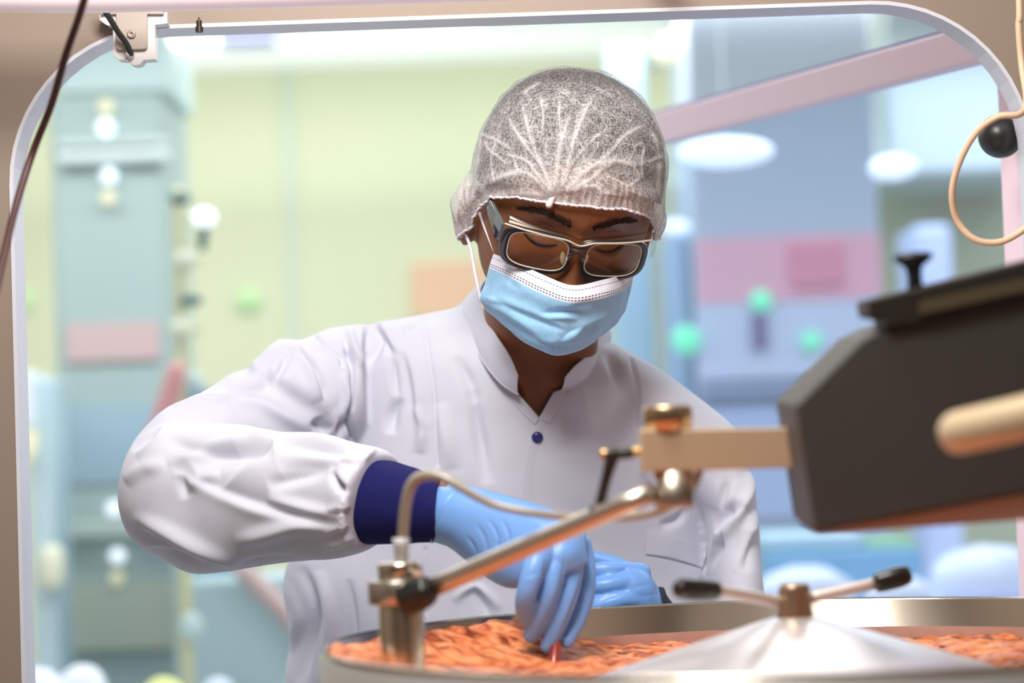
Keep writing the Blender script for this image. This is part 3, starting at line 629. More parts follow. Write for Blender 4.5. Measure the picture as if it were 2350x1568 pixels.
# ---------------- head frame
HC = P(1303, 425, 2.27)
YAW, PIT, RLL = math.radians(12), math.radians(30), math.radians(12)
TOW = -FWD
def Rh(V):
    V = np.atleast_2d(V); x, y, z = V.T
    x1 = x*math.cos(YAW)+z*math.sin(YAW); z1 = z*math.cos(YAW)-x*math.sin(YAW)
    y2 = y*math.cos(PIT)-z1*math.sin(PIT); z2 = z1*math.cos(PIT)+y*math.sin(PIT)
    x3 = x1*math.cos(RLL)+y2*math.sin(RLL); y3 = -x1*math.sin(RLL)+y2*math.cos(RLL)
    return np.outer(x3, RGT)+np.outer(y3, UP)+np.outer(z2, TOW)
def H(V): return HC+Rh(V)
SL = np.array([  # y, half width, front, back
 (.1080, .004, .010, -.006), (.104, .026, .030, -.038), (.092, .049, .056, -.062), (.070, .066, .076, -.081), (.040, .0765, .089, -.092), (.010, .079, .0925, -.096),
 (-.018, .0785, .0905, -.092), (-.045, .0760, .0885, -.080), (-.070, .0715, .087, -.066), (-.090, .064, .086, -.052), (-.108, .047, .084, -.038), (-.122, .032, .078, -.02), (-.130, .012, .064, .01), (-.132, .002, .052, .04)])
def head_base(nc=160):
    S = crom(SL, 14); th = np.linspace(0, 2*np.pi, nc, endpoint=False); R = []
    for y, w, f, b in S:
        c, s = np.cos(th), np.sin(th); ex = 2.12
        cx = np.sign(c)*np.abs(c)**(2/ex); sx = np.sign(s)*np.abs(s)**(2/ex)
        mid = (f+b)/2; z = mid+sx*(f-b)/2
        R.append(np.column_stack([w*cx, np.full(nc, y), z]))
    R = np.array(R); return R
def gs(x, y, cx, cy, sx, sy): return np.exp(-((x-cx)/sx)**2-((y-cy)/sy)**2)
R = head_base(); hv = R.reshape(-1, 3).copy(); hv[:, 0] *= 1.045; hv[:, 1] = np.where(hv[:, 1] > 0, hv[:, 1]*.915, hv[:, 1])
x, y, z = hv.T; fr = np.clip(z/.05, 0, 1); ax_ = np.abs(x)
dz = .0050*gs(ax_, y, .026, .016, .020, .010)+.0025*gs(x, y, 0, .020, .02, .014)
dz += -.0105*gs(ax_, y, .033, -.010, .015, .0105)
dz += .0062*gs(ax_, y, .0325, -.013, .0125, .0085)
dz += .0040*gs(ax_, y, .050, -.042, .018, .016)
nt_ = np.clip((-.000-y)/.052, 0, 1)*(y > -.066); fall = np.clip((y+.068)/.010, 0, 1)
dz += fall*np.where(y < .004, (.004+.021*nt_**1.15)*np.exp(-(x/(.0085+.0062*nt_))**2), .004*np.exp(-(x/.009)**2)*np.exp(-((y-.004)/.012)**2))
dz += .007*gs(ax_, y, .013, -.057, .007, .008)
dz += .006*gs(x, y, 0, -.082, .022, .008)
hv[:, 2] += dz*fr
x, y, z = hv.T
side = np.exp(-((y-.012)/.03)**2)*np.exp(-((z-.055)/.02)**2)*.004; hv[:, 0] -= np.sign(x)*side
head_local = hv.copy(); nR, nC = R.shape[:2]
HF = grid_faces(nR, nC)+[tuple(range(nC))[::-1], tuple(range((nR-1)*nC, nR*nC))]
head_bvh = BVHTree.FromPolygons([Vector(v) for v in head_local], HF)
def hs_(x, y, off=0.0):
    h = head_bvh.ray_cast(Vector((x, y, .3)), Vector((0, 0, -1)))
    return np.array([x, y, (h[0][2] if h[0] else 0)+off])

body = G(); body.add(H(head_local), HF)
# ears
for sx in (-1, 1):
    e = G(); q = np.linspace(0, 2*np.pi, 28, endpoint=False); RR = []
    for t, k in ((-1, .35), (-.8, .62), (-.3, .92), (.3, 1.0), (.7, .95), (.85, .80), (.75, .62), (.35, .45), (.1, .15)):
        ex = .019*k*np.cos(q)*(1+.15*np.sin(q)); ey = .032*k*np.sin(q)
        px_ = sx*(.075+.0085*(t+1)*.9 + .007*np.clip(-np.cos(q), 0, 1)*k)
        RR.append(np.column_stack([np.broadcast_to(px_, q.shape), -.048+ey, -.008+ex]))
    rings(e, np.array(RR)); body.add(H(e.verts()), e.f)
# neck, chest, shoulders, arms, legs under the clothes
loftpx(body, [(1130, 560, 1420, 600, 2.33, .060), (1112, 680, 1385, 700, 2.365, .062), (1108, 790, 1372, 790, 2.395, .063), (1095, 870, 1375, 850, 2.42, .068), (1080, 960, 1390, 930, 2.44, .082), (1040, 1080, 1420, 1060, 2.455, .092), (1040, 1200, 1420, 1190, 2.46, .085)], 5, 48)
loftpx(body, [(820, 1750, 1560, 1750, 2.5, .10), (800, 1450, 1560, 1450, 2.49, .10), (830, 1200, 1560, 1200, 2.47, .092), (860, 1000, 1540, 1000, 2.455, .085), (960, 860, 1460, 880, 2.45, .06), (1080, 800, 1390, 830, 2.45, .04)], 4, 40)
loftpx(body, [(880, 840, 900, 950, 2.46, .032), (720, 870, 770, 970, 2.425, .036), (520, 950, 590, 1070, 2.35, .042), (420, 1020, 480, 1160, 2.30, .042), (400, 1080, 440, 1220, 2.28, .042), (520, 1080, 520, 1230, 2.23, .042), (700, 1090, 700, 1230, 2.17, .038), (860, 1100, 860, 1220, 2.115, .030), (960, 1110, 960, 1220, 2.09, .026), (1030, 1104, 1025, 1225, 2.072, .024)], 5, 32)
loftpx(body, [(1400, 850, 1400, 980, 2.455, .04), (1530, 940, 1490, 1030, 2.45, .036), (1650, 1100, 1610, 1150, 2.43, .034), (1712, 1300, 1668, 1330, 2.39, .034), (1705, 1460, 1650, 1450, 2.352, .032), (1640, 1500, 1590, 1410, 2.28, .034), (1560, 1480, 1530, 1400, 2.235, .028)], 5, 32)
bv, bf, bn = remesh(body, .0024, 4, .4)
# keep the carved face sharp: pull the front of the head back to the modelled surface
g = G(); g.add(bv, bf)
lg = G()
for sx in (-.10, .10):
    tube(lg, [(FEET[0]+sx, 2.50, .86), (FEET[0]+sx*1.05, 2.50, .48), (FEET[0]+sx*1.1, 2.51, .07)], [.085, .06, .04], 24)
person = g.build('person', M_skin, loc=FEET)
tag(person, 'person in a white lab coat, hairnet, blue mask and glasses reaching into the steel bowl', 'person')

# ---------------- trousers and shoes, hidden below the coat
g = G()
lathe(g, (FEET[0], 2.5, 0), (0, 0, 1), [(.001, .92), (.13, .92), (.15, .85), (.145, .80), (.001, .80)], 36)
for sx in (-.085, .085): tube(g, [(FEET[0]+sx, 2.50, .84), (FEET[0]+sx*1.05, 2.50, .46), (FEET[0]+sx*1.1, 2.51, .09)], [.085, .07, .062], 28, roundend=False)
g.build('trousers', mat('white_trouser_cloth', (214, 212, 220), .8), person)
for sx in (-.093, .093):
    g = G(); tube(g, [(FEET[0]+sx, 2.55, .05), (FEET[0]+sx, 2.48, .05), (FEET[0]+sx, 2.38, .04)], [.046, .05, .036], 24); V = g.verts(); V[:, 2] = np.maximum(V[:, 2], .0)
    h = G().add(V, g.f); h.build('shoe', mat('white_shoe_leather', (225, 225, 228), .5), person)

# ---------------- face details
M_hair = mat('black_hair', (22, 18, 16), .65, bump=.8, bscale=420, var=.3, vscale=200)
def strip_on_face(pts, rad, off=.0006, flat=.45, nc=10):
    g = G(); A = crom(pts, 6); T = np.gradient(A, axis=0); R = []
    rr_ = crom(np.column_stack([rad, rad]), 6)[:, 0]; th = np.linspace(0, 2*np.pi, nc, endpoint=False)
    for (xx, yy), t, r in zip(A, T, rr_):
        t = t/np.hypot(*t); nrm = np.array([-t[1], t[0]]); c = hs_(xx, yy, off)
        ring = []
        for a in th:
            o = nrm*r*math.cos(a); p = hs_(xx+o[0], yy+o[1], off); ring.append(p+np.array([0, 0, r*flat*math.sin(a)]))
        R.append(ring)
    rings(g, np.array(R)); return G().add(H(g.verts()), g.f)
M_brow = mat('dark_brow_hair', (54, 33, 23), .7, bump=.9, bscale=900)
for sx in (-1, 1):
    sp_ = crom([(sx*.010, .006), (sx*.018, .0105), (sx*.030, .0135), (sx*.042, .0125), (sx*.053, .007)], 10); wd_ = np.interp(np.linspace(0, 1, len(sp_)), [0, .15, .5, .8, 1], [.0030, .0042, .0040, .0028, .0010])
    g = G()
    for k in range(330):
        u = rng.random()*(len(sp_)-1.01); i = int(u); c = sp_[i]+(sp_[i+1]-sp_[i])*(u-i); tg = sp_[i+1]-sp_[i]; tg /= np.hypot(*tg); nn_ = np.array([-tg[1], tg[0]])*(1 if sx > 0 else -1)
        o = rng.normal(0, .45)*wd_[i]; dr = tg*1.0+nn_*(.55-.5*u/len(sp_)+rng.normal(0, .15)); dr /= np.hypot(*dr); Ln = .0042+.002*rng.random()
        a0 = c+nn_*o; q_ = [hs_(*(a0+dr*Ln*f), .0003+.0004*f) for f in (0, .5, 1)]
        tube(g, np.array(q_), [.00022, .00018, .00006], 4, 1, roundend=False)
    G().add(H(g.verts()), g.f).build('eyebrow', M_brow, person)
    b = strip_on_face([(sx*.018, -.0165), (sx*.025, -.0195), (sx*.033, -.0208), (sx*.041, -.0192), (sx*.048, -.0150)], [.0004, .0009, .0013, .0013, .0006], .0009, .7)
    b.build('eyelashes', mat('black_lashes', (16, 11, 10), .6), person)
    b = strip_on_face([(sx*.019, -.004), (sx*.026, -.0005), (sx*.034, .0004), (sx*.043, -.003)], [.0005, .0008, .0008, .0004], -.0001, .3)
    b.build('eyelid_crease', mat('eyelid_crease_skin', (62, 34, 22), .6), person)

# ---------------- hair cap and hairnet
def headr(d):
    h = head_bvh.ray_cast(Vector((0, .004, -.003))+Vector(d)*.4, Vector(-d)); return np.array(h[0])
def cap(off, rimfun, bump, nr=70, nc=200):
    V = []
    for i in range(nr):
        t = i/(nr-1)
        for j in range(nc):
            a = 2*math.pi*j/nc      # 0 = front (+z), 90 deg = +x
            el = math.pi/2+(rimfun(a)-math.pi/2)*(.001+.999*t)
            d = np.array([math.cos(el)*math.sin(a), math.sin(el), math.cos(el)*math.cos(a)])
            V.append(bump(headr(d)+d*off, d, a, t))
    return np.array(V), grid_faces(nr, nc)+[tuple(range(nc))]
def wrapd(a, b): return (a-b+math.pi) % (2*math.pi)-math.pi
def hair_rim(a):
    c = math.cos(a); f = max(0, c)**2
    return math.radians(37*f + (-4)*(1-f) if c > 0 else -6-24*(-c)**1.2)
hvv, hff = cap(.0055, hair_rim, lambda p, d, a, t: p*(1+.006*noise.noise(Vector(p*120))))
g = G(); g.add(H(hvv), hff); o = g.build('hair', M_hair, person); md = o.modifiers.new('s', 'SOLIDIFY'); md.thickness = .003; md.offset = -1

RIM = np.radians([(0, 15), (20, 14), (36, 8), (50, 0), (62, -12), (76, -24), (100, -34), (130, -42), (180, -46), (230, -42), (258, -46), (272, -43), (284, -30), (292, -14), (304, 0), (322, 9), (342, 13.5), (360, 15)])
def net_rim(a): return float(np.interp(a % (2*math.pi), RIM[:, 0], RIM[:, 1]))
def net_bump(p, d, a, t):
    q = p.copy()
    puff = .0016*noise.noise(Vector(p*28))+.0016*noise.noise(Vector(p*70))
    # gathers near the elastic
    puff += .0013*math.sin(a*88+3*noise.noise(Vector(p*60)))*max(0, (t-.72)/.28)**1.5
    puff += .004*math.exp(-((t-.88)/.07)**2)
    q = q+d*puff
    # cloth stretched out over the ears
    for sx, am in ((-1, .0135), (1, .012)):
        e = np.array([sx*.084, -.050, -.010]); w = math.exp(-((p[1]-e[1])/.034)**4-((p[2]-e[2])/.022)**4)*(1 if p[0]*sx > 0 else 0)
        q[0] += sx*am*w
    return q
nvv, nff = cap(.0078, net_rim, net_bump, 150, 360)
NW = H(nvv); nff = nff[:-1]
NN = vnormals(NW, nff+[tuple(range(360))])
if ((NW-HC)*NN).sum() < 0: NN = -NN
# folds radiating from the knot over the forehead (measured on the photo, pixels)
def Z1(pts): return [(1000+a/3.917, 140+b/3.917) for a, b in pts]
nf = [('r', Z1(p), w, a) for p, w, a in [
 ([(1040, 1150), (960, 960), (880, 760), (830, 600), (780, 400), (770, 340)], 5, 2.6), ([(1050, 1120), (920, 900), (780, 720), (680, 560), (640, 480)], 5, 2.2),
 ([(1080, 1110), (1110, 850), (1160, 620), (1220, 470)], 7, 3.2), ([(1150, 1120), (1210, 840), (1270, 640), (1340, 470), (1420, 300)], 6, 3.2), ([(1080, 900), (1120, 700), (1110, 520), (1115, 290)], 3, 1.2), ([(960, 640), (965, 480), (940, 300)], 3, 1.2),
 ([(1180, 1150), (1350, 990), (1480, 930), (1600, 900), (1760, 925), (1900, 950)], 9, 3.4), ([(1200, 1170), (1400, 1060), (1500, 970), (1650, 910)], 6, 2.4), ([(1400, 960), (1560, 830), (1680, 690), (1790, 620), (1900, 570)], 4, 2.2),
 ([(1030, 1150), (900, 1000), (820, 900), (700, 860), (590, 830)], 5, 2.4), ([(1000, 1170), (860, 1030), (740, 1005), (560, 1060), (420, 1140)], 7, 3.0), ([(680, 800), (560, 720), (460, 680), (370, 650)], 3.5, 1.8), ([(640, 930), (560, 860), (480, 800), (420, 680)], 3, 1.4),
 ([(1020, 1210), (800, 1190), (600, 1210), (430, 1260), (370, 1330)], 9, 3.0), ([(330, 1250), (360, 1000), (400, 780), (410, 640)], 4, 1.8), ([(520, 1060), (500, 900), (540, 740), (600, 640)], 3, 1.2), ([(740, 1000), (700, 880), (620, 830)], 3, 1.2), ([(815, 990), (815, 840), (760, 700), (680, 600)], 3, 1.2),
 ([(1230, 1180), (1350, 1130), (1450, 1130), (1490, 1200), (1470, 1300)], 4, 1.8), ([(1500, 1190), (1600, 1200), (1700, 1220)], 3.5, 1.6), ([(1700, 1220), (1720, 1130), (1640, 1080), (1500, 1020)], 3, 1.4), ([(1730, 1130), (1830, 1050), (1780, 960), (1700, 930)], 3, 1.4), ([(1860, 1060), (1850, 930), (1880, 760)], 3, 1.4), ([(1720, 920), (1780, 820), (1800, 760), (1880, 740)], 3, 1.2),
 ([(1700, 1260), (1710, 1330), (1690, 1360)], 4, 1.4), ([(1780, 1290), (1790, 1400)], 4, 1.4), ([(1740, 1160), (1850, 1210), (1940, 1230)], 3, 1.2), ([(2000, 900), (1990, 740), (1930, 620)], 3, 1.2), ([(2030, 860), (1960, 890), (1890, 915)], 4, 1.6), ([(2000, 1180), (2000, 1000), (2010, 900)], 8, 2.2),
 ([(1000, 760), (985, 860), (990, 700)], 3, 1.0), ([(1360, 900), (1450, 780), (1460, 700)], 2.5, 1.0), ([(1210, 950), (1300, 830), (1400, 720), (1530, 600)], 2.5, 1.2), ([(790, 300), (850, 250), (950, 180)], 3, 1.2), ([(240, 1050), (230, 1180), (270, 1350)], 4, 1.5), ([(290, 1030), (280, 1200), (300, 1330)], 4, 1.5), ([(200, 1150), (220, 1300), (250, 1440)], 4, 1.4)]]
px, py, D = proj(NW); facing = (NN @ TOW) > -.05
Hn = np.zeros(len(NW)); den = np.zeros(len(NW))
for k, pl_, wd_, am in nf:
    d, s, t_ = polydist(px, py, pl_); tp = np.clip(np.minimum(t_+.15, 1.0-t_)*5, 0, 1)
    e = np.exp(-(d/wd_)**2)*tp; Hn += am*.0005*e; den = np.maximum(den, np.exp(-(d/(wd_*.7+.6))**2)*tp*min(1, am/2.4+.35)); den = np.maximum(den, .42*min(1, am/3)*np.exp(-(d/(wd_*2.6))**2)*tp)
kd = np.hypot(px-1268, py-437); den = np.maximum(den, .9*np.exp(-(kd/22)**2)); den = np.maximum(den, .40*np.exp(-(kd/120)**2)); den = np.maximum(den, .34*np.exp(-((py-447)/38)**2)); Hn += .003*np.exp(-(kd/16)**2)
tt = np.repeat(np.linspace(0, 1, 150), 360); den = np.maximum(den, np.clip((tt-.86)/.10, 0, 1)*.62)
NW = NW+NN*(Hn*facing)[:, None]; den = den*facing
m = bpy.data.materials.new('white_nonwoven_net'); m.use_nodes = True; nt = m.node_tree; nt.nodes.clear()
N_ = nt.nodes.new; L_ = nt.links.new
out = N_('ShaderNodeOutputMaterial'); mixs = N_('ShaderNodeMixShader'); tr = N_('ShaderNodeBsdfTransparent'); df = N_('ShaderNodeBsdfDiffuse'); tl_ = N_('ShaderNodeBsdfTranslucent'); m2 = N_('ShaderNodeMixShader')
df.inputs['Color'].default_value = (.86, .83, .84, 1); tl_.inputs['Color'].default_value = (.86, .83, .84, 1); m2.inputs[0].default_value = .3
L_(df.outputs[0], m2.inputs[1]); L_(tl_.outputs[0], m2.inputs[2])
tcn = N_('ShaderNodeTexCoord'); acc = None
def math_(op, a, b):
    n = N_('ShaderNodeMath'); n.operation = op
    for i, v in enumerate((a, b)):
        if isinstance(v, (int, float)): n.inputs[i].default_value = v
        else: L_(v, n.inputs[i])
    return n.outputs[0]
for rot, sc in (((.3, .2, .5), (720, 190, 720)), ((1.2, .7, -.6), (700, 700, 180)), ((-.5, 1.0, 1.3), (190, 720, 700))):
    mp = N_('ShaderNodeMapping'); mp.inputs['Rotation'].default_value = rot; mp.inputs['Scale'].default_value = sc
    L_(tcn.outputs['Object'], mp.inputs['Vector']); n = N_('ShaderNodeTexNoise'); n.inputs['Scale'].default_value = 1.0; n.inputs['Detail'].default_value = 2; n.inputs['Distortion'].default_value = 1.1; L_(mp.outputs[0], n.inputs['Vector'])
    rp = N_('ShaderNodeMapRange'); rp.inputs['From Min'].default_value = .50; rp.inputs['From Max'].default_value = .66; L_(n.outputs['Fac'], rp.inputs['Value'])
    acc = rp.outputs[0] if acc is None else math_('MAXIMUM', acc, rp.outputs[0])
big = N_('ShaderNodeTexNoise'); big.inputs['Scale'].default_value = 55; L_(tcn.outputs['Object'], big.inputs['Vector'])
base = math_('ADD', math_('MULTIPLY', acc, .56), math_('MULTIPLY', big.outputs['Fac'], .12))
at = N_('ShaderNodeAttribute'); at.attribute_name = 'fold_layers'
lw = N_('ShaderNodeLayerWeight'); lw.inputs['Blend'].default_value = .12
wn = N_('ShaderNodeTexNoise'); wn.inputs['Scale'].default_value = 60; L_(tcn.outputs['Object'], wn.inputs['Vector'])
wm = N_('ShaderNodeVectorMath'); wm.operation = 'MULTIPLY_ADD'; wm.inputs[1].default_value = (.02, .02, .02); L_(wn.outputs['Color'], wm.inputs[0]); L_(tcn.outputs['Object'], wm.inputs[2])
vo = N_('ShaderNodeTexVoronoi'); vo.feature = 'DISTANCE_TO_EDGE'; vo.inputs['Scale'].default_value = 42; L_(wm.outputs[0], vo.inputs['Vector'])
cr = N_('ShaderNodeMapRange'); cr.inputs['From Min'].default_value = .0; cr.inputs['From Max'].default_value = .035; cr.inputs['To Min'].default_value = .30; cr.inputs['To Max'].default_value = 0; L_(vo.outputs['Distance'], cr.inputs['Value'])
base = math_('ADD', base, cr.outputs[0])
fac = math_('MINIMUM', math_('ADD', math_('ADD', base, math_('MULTIPLY', at.outputs['Fac'], .62)), math_('MULTIPLY', lw.outputs['Facing'], .32)), .985)
L_(fac, mixs.inputs[0]); L_(tr.outputs[0], mixs.inputs[1]); L_(m2.outputs[0], mixs.inputs[2]); L_(mixs.outputs[0], out.inputs[0])
g = G(); g.add(NW, nff); net = g.build('hairnet', m, person)
at_ = net.data.attributes.new('fold_layers', 'FLOAT', 'POINT'); at_.data.foreach_set('value', den.astype(np.float32))
# elastic band: the ruched rim
rim = NW[-360:]; rim_l = nvv[-360:]
g = G(); pts = [rim[j % 360]+.0016*np.array([noise.noise(Vector((j*.9, 1, 0))), 0, noise.noise(Vector((j*.63, 5, 0)))])*(0 if j in (0, 360) else 1) for j in range(0, 361)]
tube(g, pts, [.0012+.0006*noise.noise(Vector((j*.8, 9, 0))) for j in range(361)], 8, 1, roundend=False); g.build('elastic_band', mat('white_elastic', (232, 226, 234), .8), net)
# white fabric tab at the knot
g = G(); a = P(1268, 452, HC[1]-.155); 
kp = []
jk = int(np.argmin(np.hypot(px-1266, py-462)+100*(~facing)))
kn0 = NW[jk]
g = G(); tube(g, [P(1271, 446, (kn0-CAM) @ FWD-.001), P(1266, 458, (kn0-CAM) @ FWD-.002), P(1260, 470, (kn0-CAM) @ FWD-.002)], [.0030, .0026, .0032], 14); g.build('knot_tab', mat('white_knot_cloth', (236, 228, 230), .8), net)

# ---------------- glasses (built in the head's own frame)
glasses = thing('glasses', tuple(H([[0, -.02, .11]])[0]), None, None); glasses.parent = person; glasses.location = Vector(glasses.location)-Vector(FEET)
def lens_pts(cx, cy, hw, hh, n=48, e=3.4, skew=.0):
    th = np.linspace(0, 2*np.pi, n, endpoint=False); c, s = np.cos(th), np.sin(th)
    X = np.sign(c)*np.abs(c)**(2/e)*hw; Y = np.sign(s)*np.abs(s)**(2/e)*hh
    return np.column_stack([cx+X, cy+Y+skew*X])
ZG, YG, KZ = .1065, -.0185, 3.6
def gz(x, y): return ZG-KZ*x*x*(1 if True else 0)+.10*(y-YG)
def g3(pt, dz_=0.0): return np.array([pt[0]-.002, pt[1], gz(pt[0], pt[1])+dz_])
def rim_solid(outer, inner, z0, z1):
    n = len(outer); V = [g3(p, z1) for p in outer]+[g3(p, z1) for p in inner]+[g3(p, z0) for p in outer]+[g3(p, z0) for p in inner]; F = []
    for i in range(n):
        j = (i+1) % n; F += [(i, j, n+j, n+i), (2*n+i, 3*n+i, 3*n+j, 2*n+j), (i, 2*n+i, 2*n+j, j), (n+i, n+j, 3*n+j, 3*n+i)]
    return np.array(V), F
M_frame = mat('dark_smoky_frame', (44, 38, 44), .18, coat=.6)
M_clear = glassy('clear_smoky_plastic', (.80, .75, .68), .10, .22)
M_bevel = mat('pale_lens_edge', (204, 194, 174), .2, coat=.5)
LX, LHW, LHH = .0350, .0264, .0178
fr_ = G()
for sx in (-1, 1):
    o_ = lens_pts(sx*(LX+.0014), YG-.0004, LHW+.0056, LHH+.0040, 64, 3.2, -sx*.03); i_ = lens_pts(sx*LX, YG, LHW, LHH, 64, 3.6, -sx*.03)
    fr_.add(*rim_solid(o_, i_, -.002, .0022))
# bridge
bt = [(-.0085, YG+.0125), (0, YG+.0105), (.0085, YG+.0125), (.0085, YG+.001), (.0045, YG+.0035), (0, YG+.0052), (-.0045, YG+.0035), (-.0085, YG+.001)]
V = [g3(p, .0026) for p in bt]+[g3(p, -.0018) for p in bt]; n = len(bt)
fr_.add(V, [tuple(range(n)), tuple(range(2*n-1, n-1, -1))]+[(i, i+n, (i+1) % n+n, (i+1) % n) for i in range(n)])
h = G().add(H(fr_.verts()), fr_.f); h.build('frame', M_frame, glasses, True, bevel=.0008)
for sx in (-1, 1):
    i_ = lens_pts(sx*LX, YG, LHW-.0004, LHH-.0004, 64, 3.6, -sx*.03); n = 64
    V = [g3(p, -.0004) for p in i_]+[g3((sx*LX, YG), -.0004)]
    le = G().add(H(np.array(V)), [(i, (i+1) % n, n) for i in range(n)]); 
    le.build('lens', glassy('slightly_warm_lens', (.97, .955, .94), .03, .04), glasses, False)
    i2 = lens_pts(sx*LX, YG, LHW+.0002, LHH+.0002, 64, 3.6, -sx*.03)
    g = G(); pts = [g3(p, .0016) for p in i2]; tube(g, np.array(pts+pts[:1]), .0007, 8, 1, roundend=False); h = G().add(H(g.verts()), g.f); h.build('lens_rim', M_bevel, glasses)
# clear brow shield along the top
xs = np.linspace(-.068, .068, 61); Rr = []
for xx in xs:
    lift = .0010+(.0058 if xx < 0 else .0048)*abs(xx/.068)**1.5
    b0 = np.array([xx, YG+LHH+.0020+.0012*abs(xx/.068)-.0035*math.exp(-(xx/.008)**2), 0]); z0 = gz(xx, b0[1]); yt = b0[1]+lift
    Rr.append([(xx, b0[1], z0+.003), (xx, yt, z0+.0005), (xx, yt+.0005, z0-.005), (xx, yt-.0015, z0-.0075), (xx, b0[1]-.001, z0-.002), (xx, b0[1]-.002, z0+.001)])
g = G(); rings(g, np.array(Rr)); h = G().add(H(g.verts()), g.f); h.build('brow_shield', M_clear, glasses, True)
g = G(); pts = [g3((xx, YG+LHH+.0022+.0012*abs(xx/.068)-.0045*math.exp(-(xx/.009)**2)), .0044) for xx in xs]; tube(g, np.array(pts), .0009, 8, 1); h = G().add(H(g.verts()), g.f); h.build('brow_bar', M_bevel, glasses)
# temples with ridged side shields
for sx in (-1, 1):
    xe = sx*.0705; z0 = gz(.069, YG)
    g = G(); A = [(xe, YG+.009, z0+.002), (xe*1.055, YG+.010, z0-.018), (sx*.0785, YG+.012, z0-.05), (sx*.0815, YG+.010, -.005)]
    Rr = []
    for (xx, yy, zz), hh in zip(crom(A, 6), crom([(.0090,), (.0095,), (.0065,), (.005,)], 6)[:, 0]):
        Rr.append([(xx+sx*.0018, yy+hh, zz), (xx+sx*.0024, yy, zz), (xx+sx*.0018, yy-hh, zz), (xx-sx*.0014, yy-hh, zz), (xx-sx*.0014, yy+hh, zz)])
    rings(g, np.array(Rr)); h = G().add(H(g.verts()), g.f); tm = h.build('temple', glassy('clear_temple_plastic', (.93, .93, .92), .06, .3) if sx > 0 else mat('smoky_temple_plastic', (92, 98, 98), .15, coat=.6), glasses, False, bevel=.0006)
    if sx > 0: continue
    g = G()
    for k in range(7):
        zz = z0-.004-.0023*k; box(g, (min(xe, xe+sx*.0052)+sx*.0006, YG+.0005, zz-.0006), (max(xe, xe+sx*.0052)+sx*.0006, YG+.0075, zz+.0006))
    h = G().add(H(g.verts()), g.f); h.build('temple_ridges', M_frame, glasses, False)
g = G()
for sx in (-1, 1):
    g = G(); c = np.array([sx*.0095-.002, YG-.007, gz(.0095, YG)-.007]); ball(g, (0, 0, 0), (.0030, .0078, .0022), 20, 12); V = g.verts(); an = sx*-.28
    V = np.column_stack([V[:, 0]*math.cos(an)-V[:, 1]*math.sin(an), V[:, 0]*math.sin(an)+V[:, 1]*math.cos(an), V[:, 2]])+c
    h = G().add(H(V), g.f); h.build('nose_pad', mat('cream_silicone', (224, 208, 168), .3, sss=.1), glasses)

# ---------------- face mask
DH0 = (HC-CAM) @ FWD
MK = [  # rows top->bottom, columns left->right: (px, py, metres in front of the head centre)
 [(1134, 583, .030), (1178, 600, .058), (1240, 628, .078), (1313, 655, .092), (1385, 642, .074), (1430, 630, .045), (1452, 621, .014)],
 [(1124, 612, .028), (1172, 634, .060), (1238, 668, .084), (1310, 692, .098), (1384, 680, .078), (1428, 664, .046), (1449, 648, .012)],
 [(1114, 648, .022), (1166, 676, .056), (1236, 712, .078), (1305, 730, .088), (1378, 716, .070), (1424, 698, .038), (1443, 678, .006)],
 [(1103, 684, .020), (1166, 718, .056), (1236, 752, .076), (1298, 768, .084), (1368, 750, .066), (1414, 724, .036), (1438, 700, .002)],
 [(1112, 704, .012), (1176, 754, .046), (1236, 786, .064), (1288, 798, .070), (1352, 780, .054), (1398, 752, .026), (1428, 722, -.002)],
 [(1128, 722, .004), (1186, 778, .030), (1236, 808, .044), (1278, 819, .048), (1334, 806, .036), (1380, 776, .012), (1416, 740, -.010)]]
MK = np.array(MK, float); A = np.array([crom(r, 16) for r in MK]); A = np.array([crom(A[:, j], 16) for j in range(A.shape[1])]).transpose(1, 0, 2)
nr, nc = A.shape[:2]
MV = np.array([[P(a[0], a[1], DH0-a[2]) for a in r] for r in A]).reshape(-1, 3); MF = grid_faces(nr, nc, False)
MN = vnormals(MV, MF)
if (MN @ TOW).mean() < 0: MN = -MN; MF = [f[::-1] for f in MF]
def Z2(p): return [(1030+a/3.734, 440+b/3.734) for a, b in p]
mf = [('s', Z2([(390, 915), (600, 1010), (800, 1090), (1020, 1185)]), 7, -1.9), ('s', Z2([(380, 1000), (560, 1110), (700, 1200), (790, 1295)]), 6, -1.7), ('v', Z2([(790, 1050), (950, 1025), (1100, 1040), (1170, 1100)]), 7, -2.2), ('r', Z2([(830, 1080), (960, 1075), (1110, 1090)]), 7, 1.6),
 ('s', Z2([(1490, 1010), (1350, 1090), (1200, 1150), (1080, 1215)]), 6, 1.7), ('s', Z2([(1450, 1120), (1300, 1210), (1100, 1290), (900, 1300)]), 6, 1.6), ('s', Z2([(560, 1230), (700, 1320), (900, 1392), (1100, 1372), (1260, 1290)]), 5, -1.3),
 ('s', Z2([(480, 1120), (600, 1240), (760, 1330), (900, 1385)]), 5, -1.3), ('r', Z2([(1010, 960), (1150, 930), (1300, 900), (1480, 820)]), 18, 1.6), ('v', Z2([(1020, 1000), (1180, 960), (1300, 950)]), 9, -1.2), ('r', Z2([(430, 740), (560, 800), (760, 900), (900, 960)]), 20, 1.4),
 ('v', Z2([(470, 690), (520, 760), (640, 860)]), 10, -1.0), ('s', Z2([(960, 1290), (1020, 1240), (1140, 1160)]), 5, 1.0), ('s', Z2([(780, 1270), (870, 1300), (960, 1310)]), 4, -1.0), ('r', Z2([(300, 900), (380, 930), (470, 960)]), 6, 1.0), ('s', Z2([(1300, 1260), (1400, 1150), (1460, 1060)]), 5, 1.2)]
MB = MN+TOW*1.0; MB /= np.linalg.norm(MB, axis=1)[:, None]
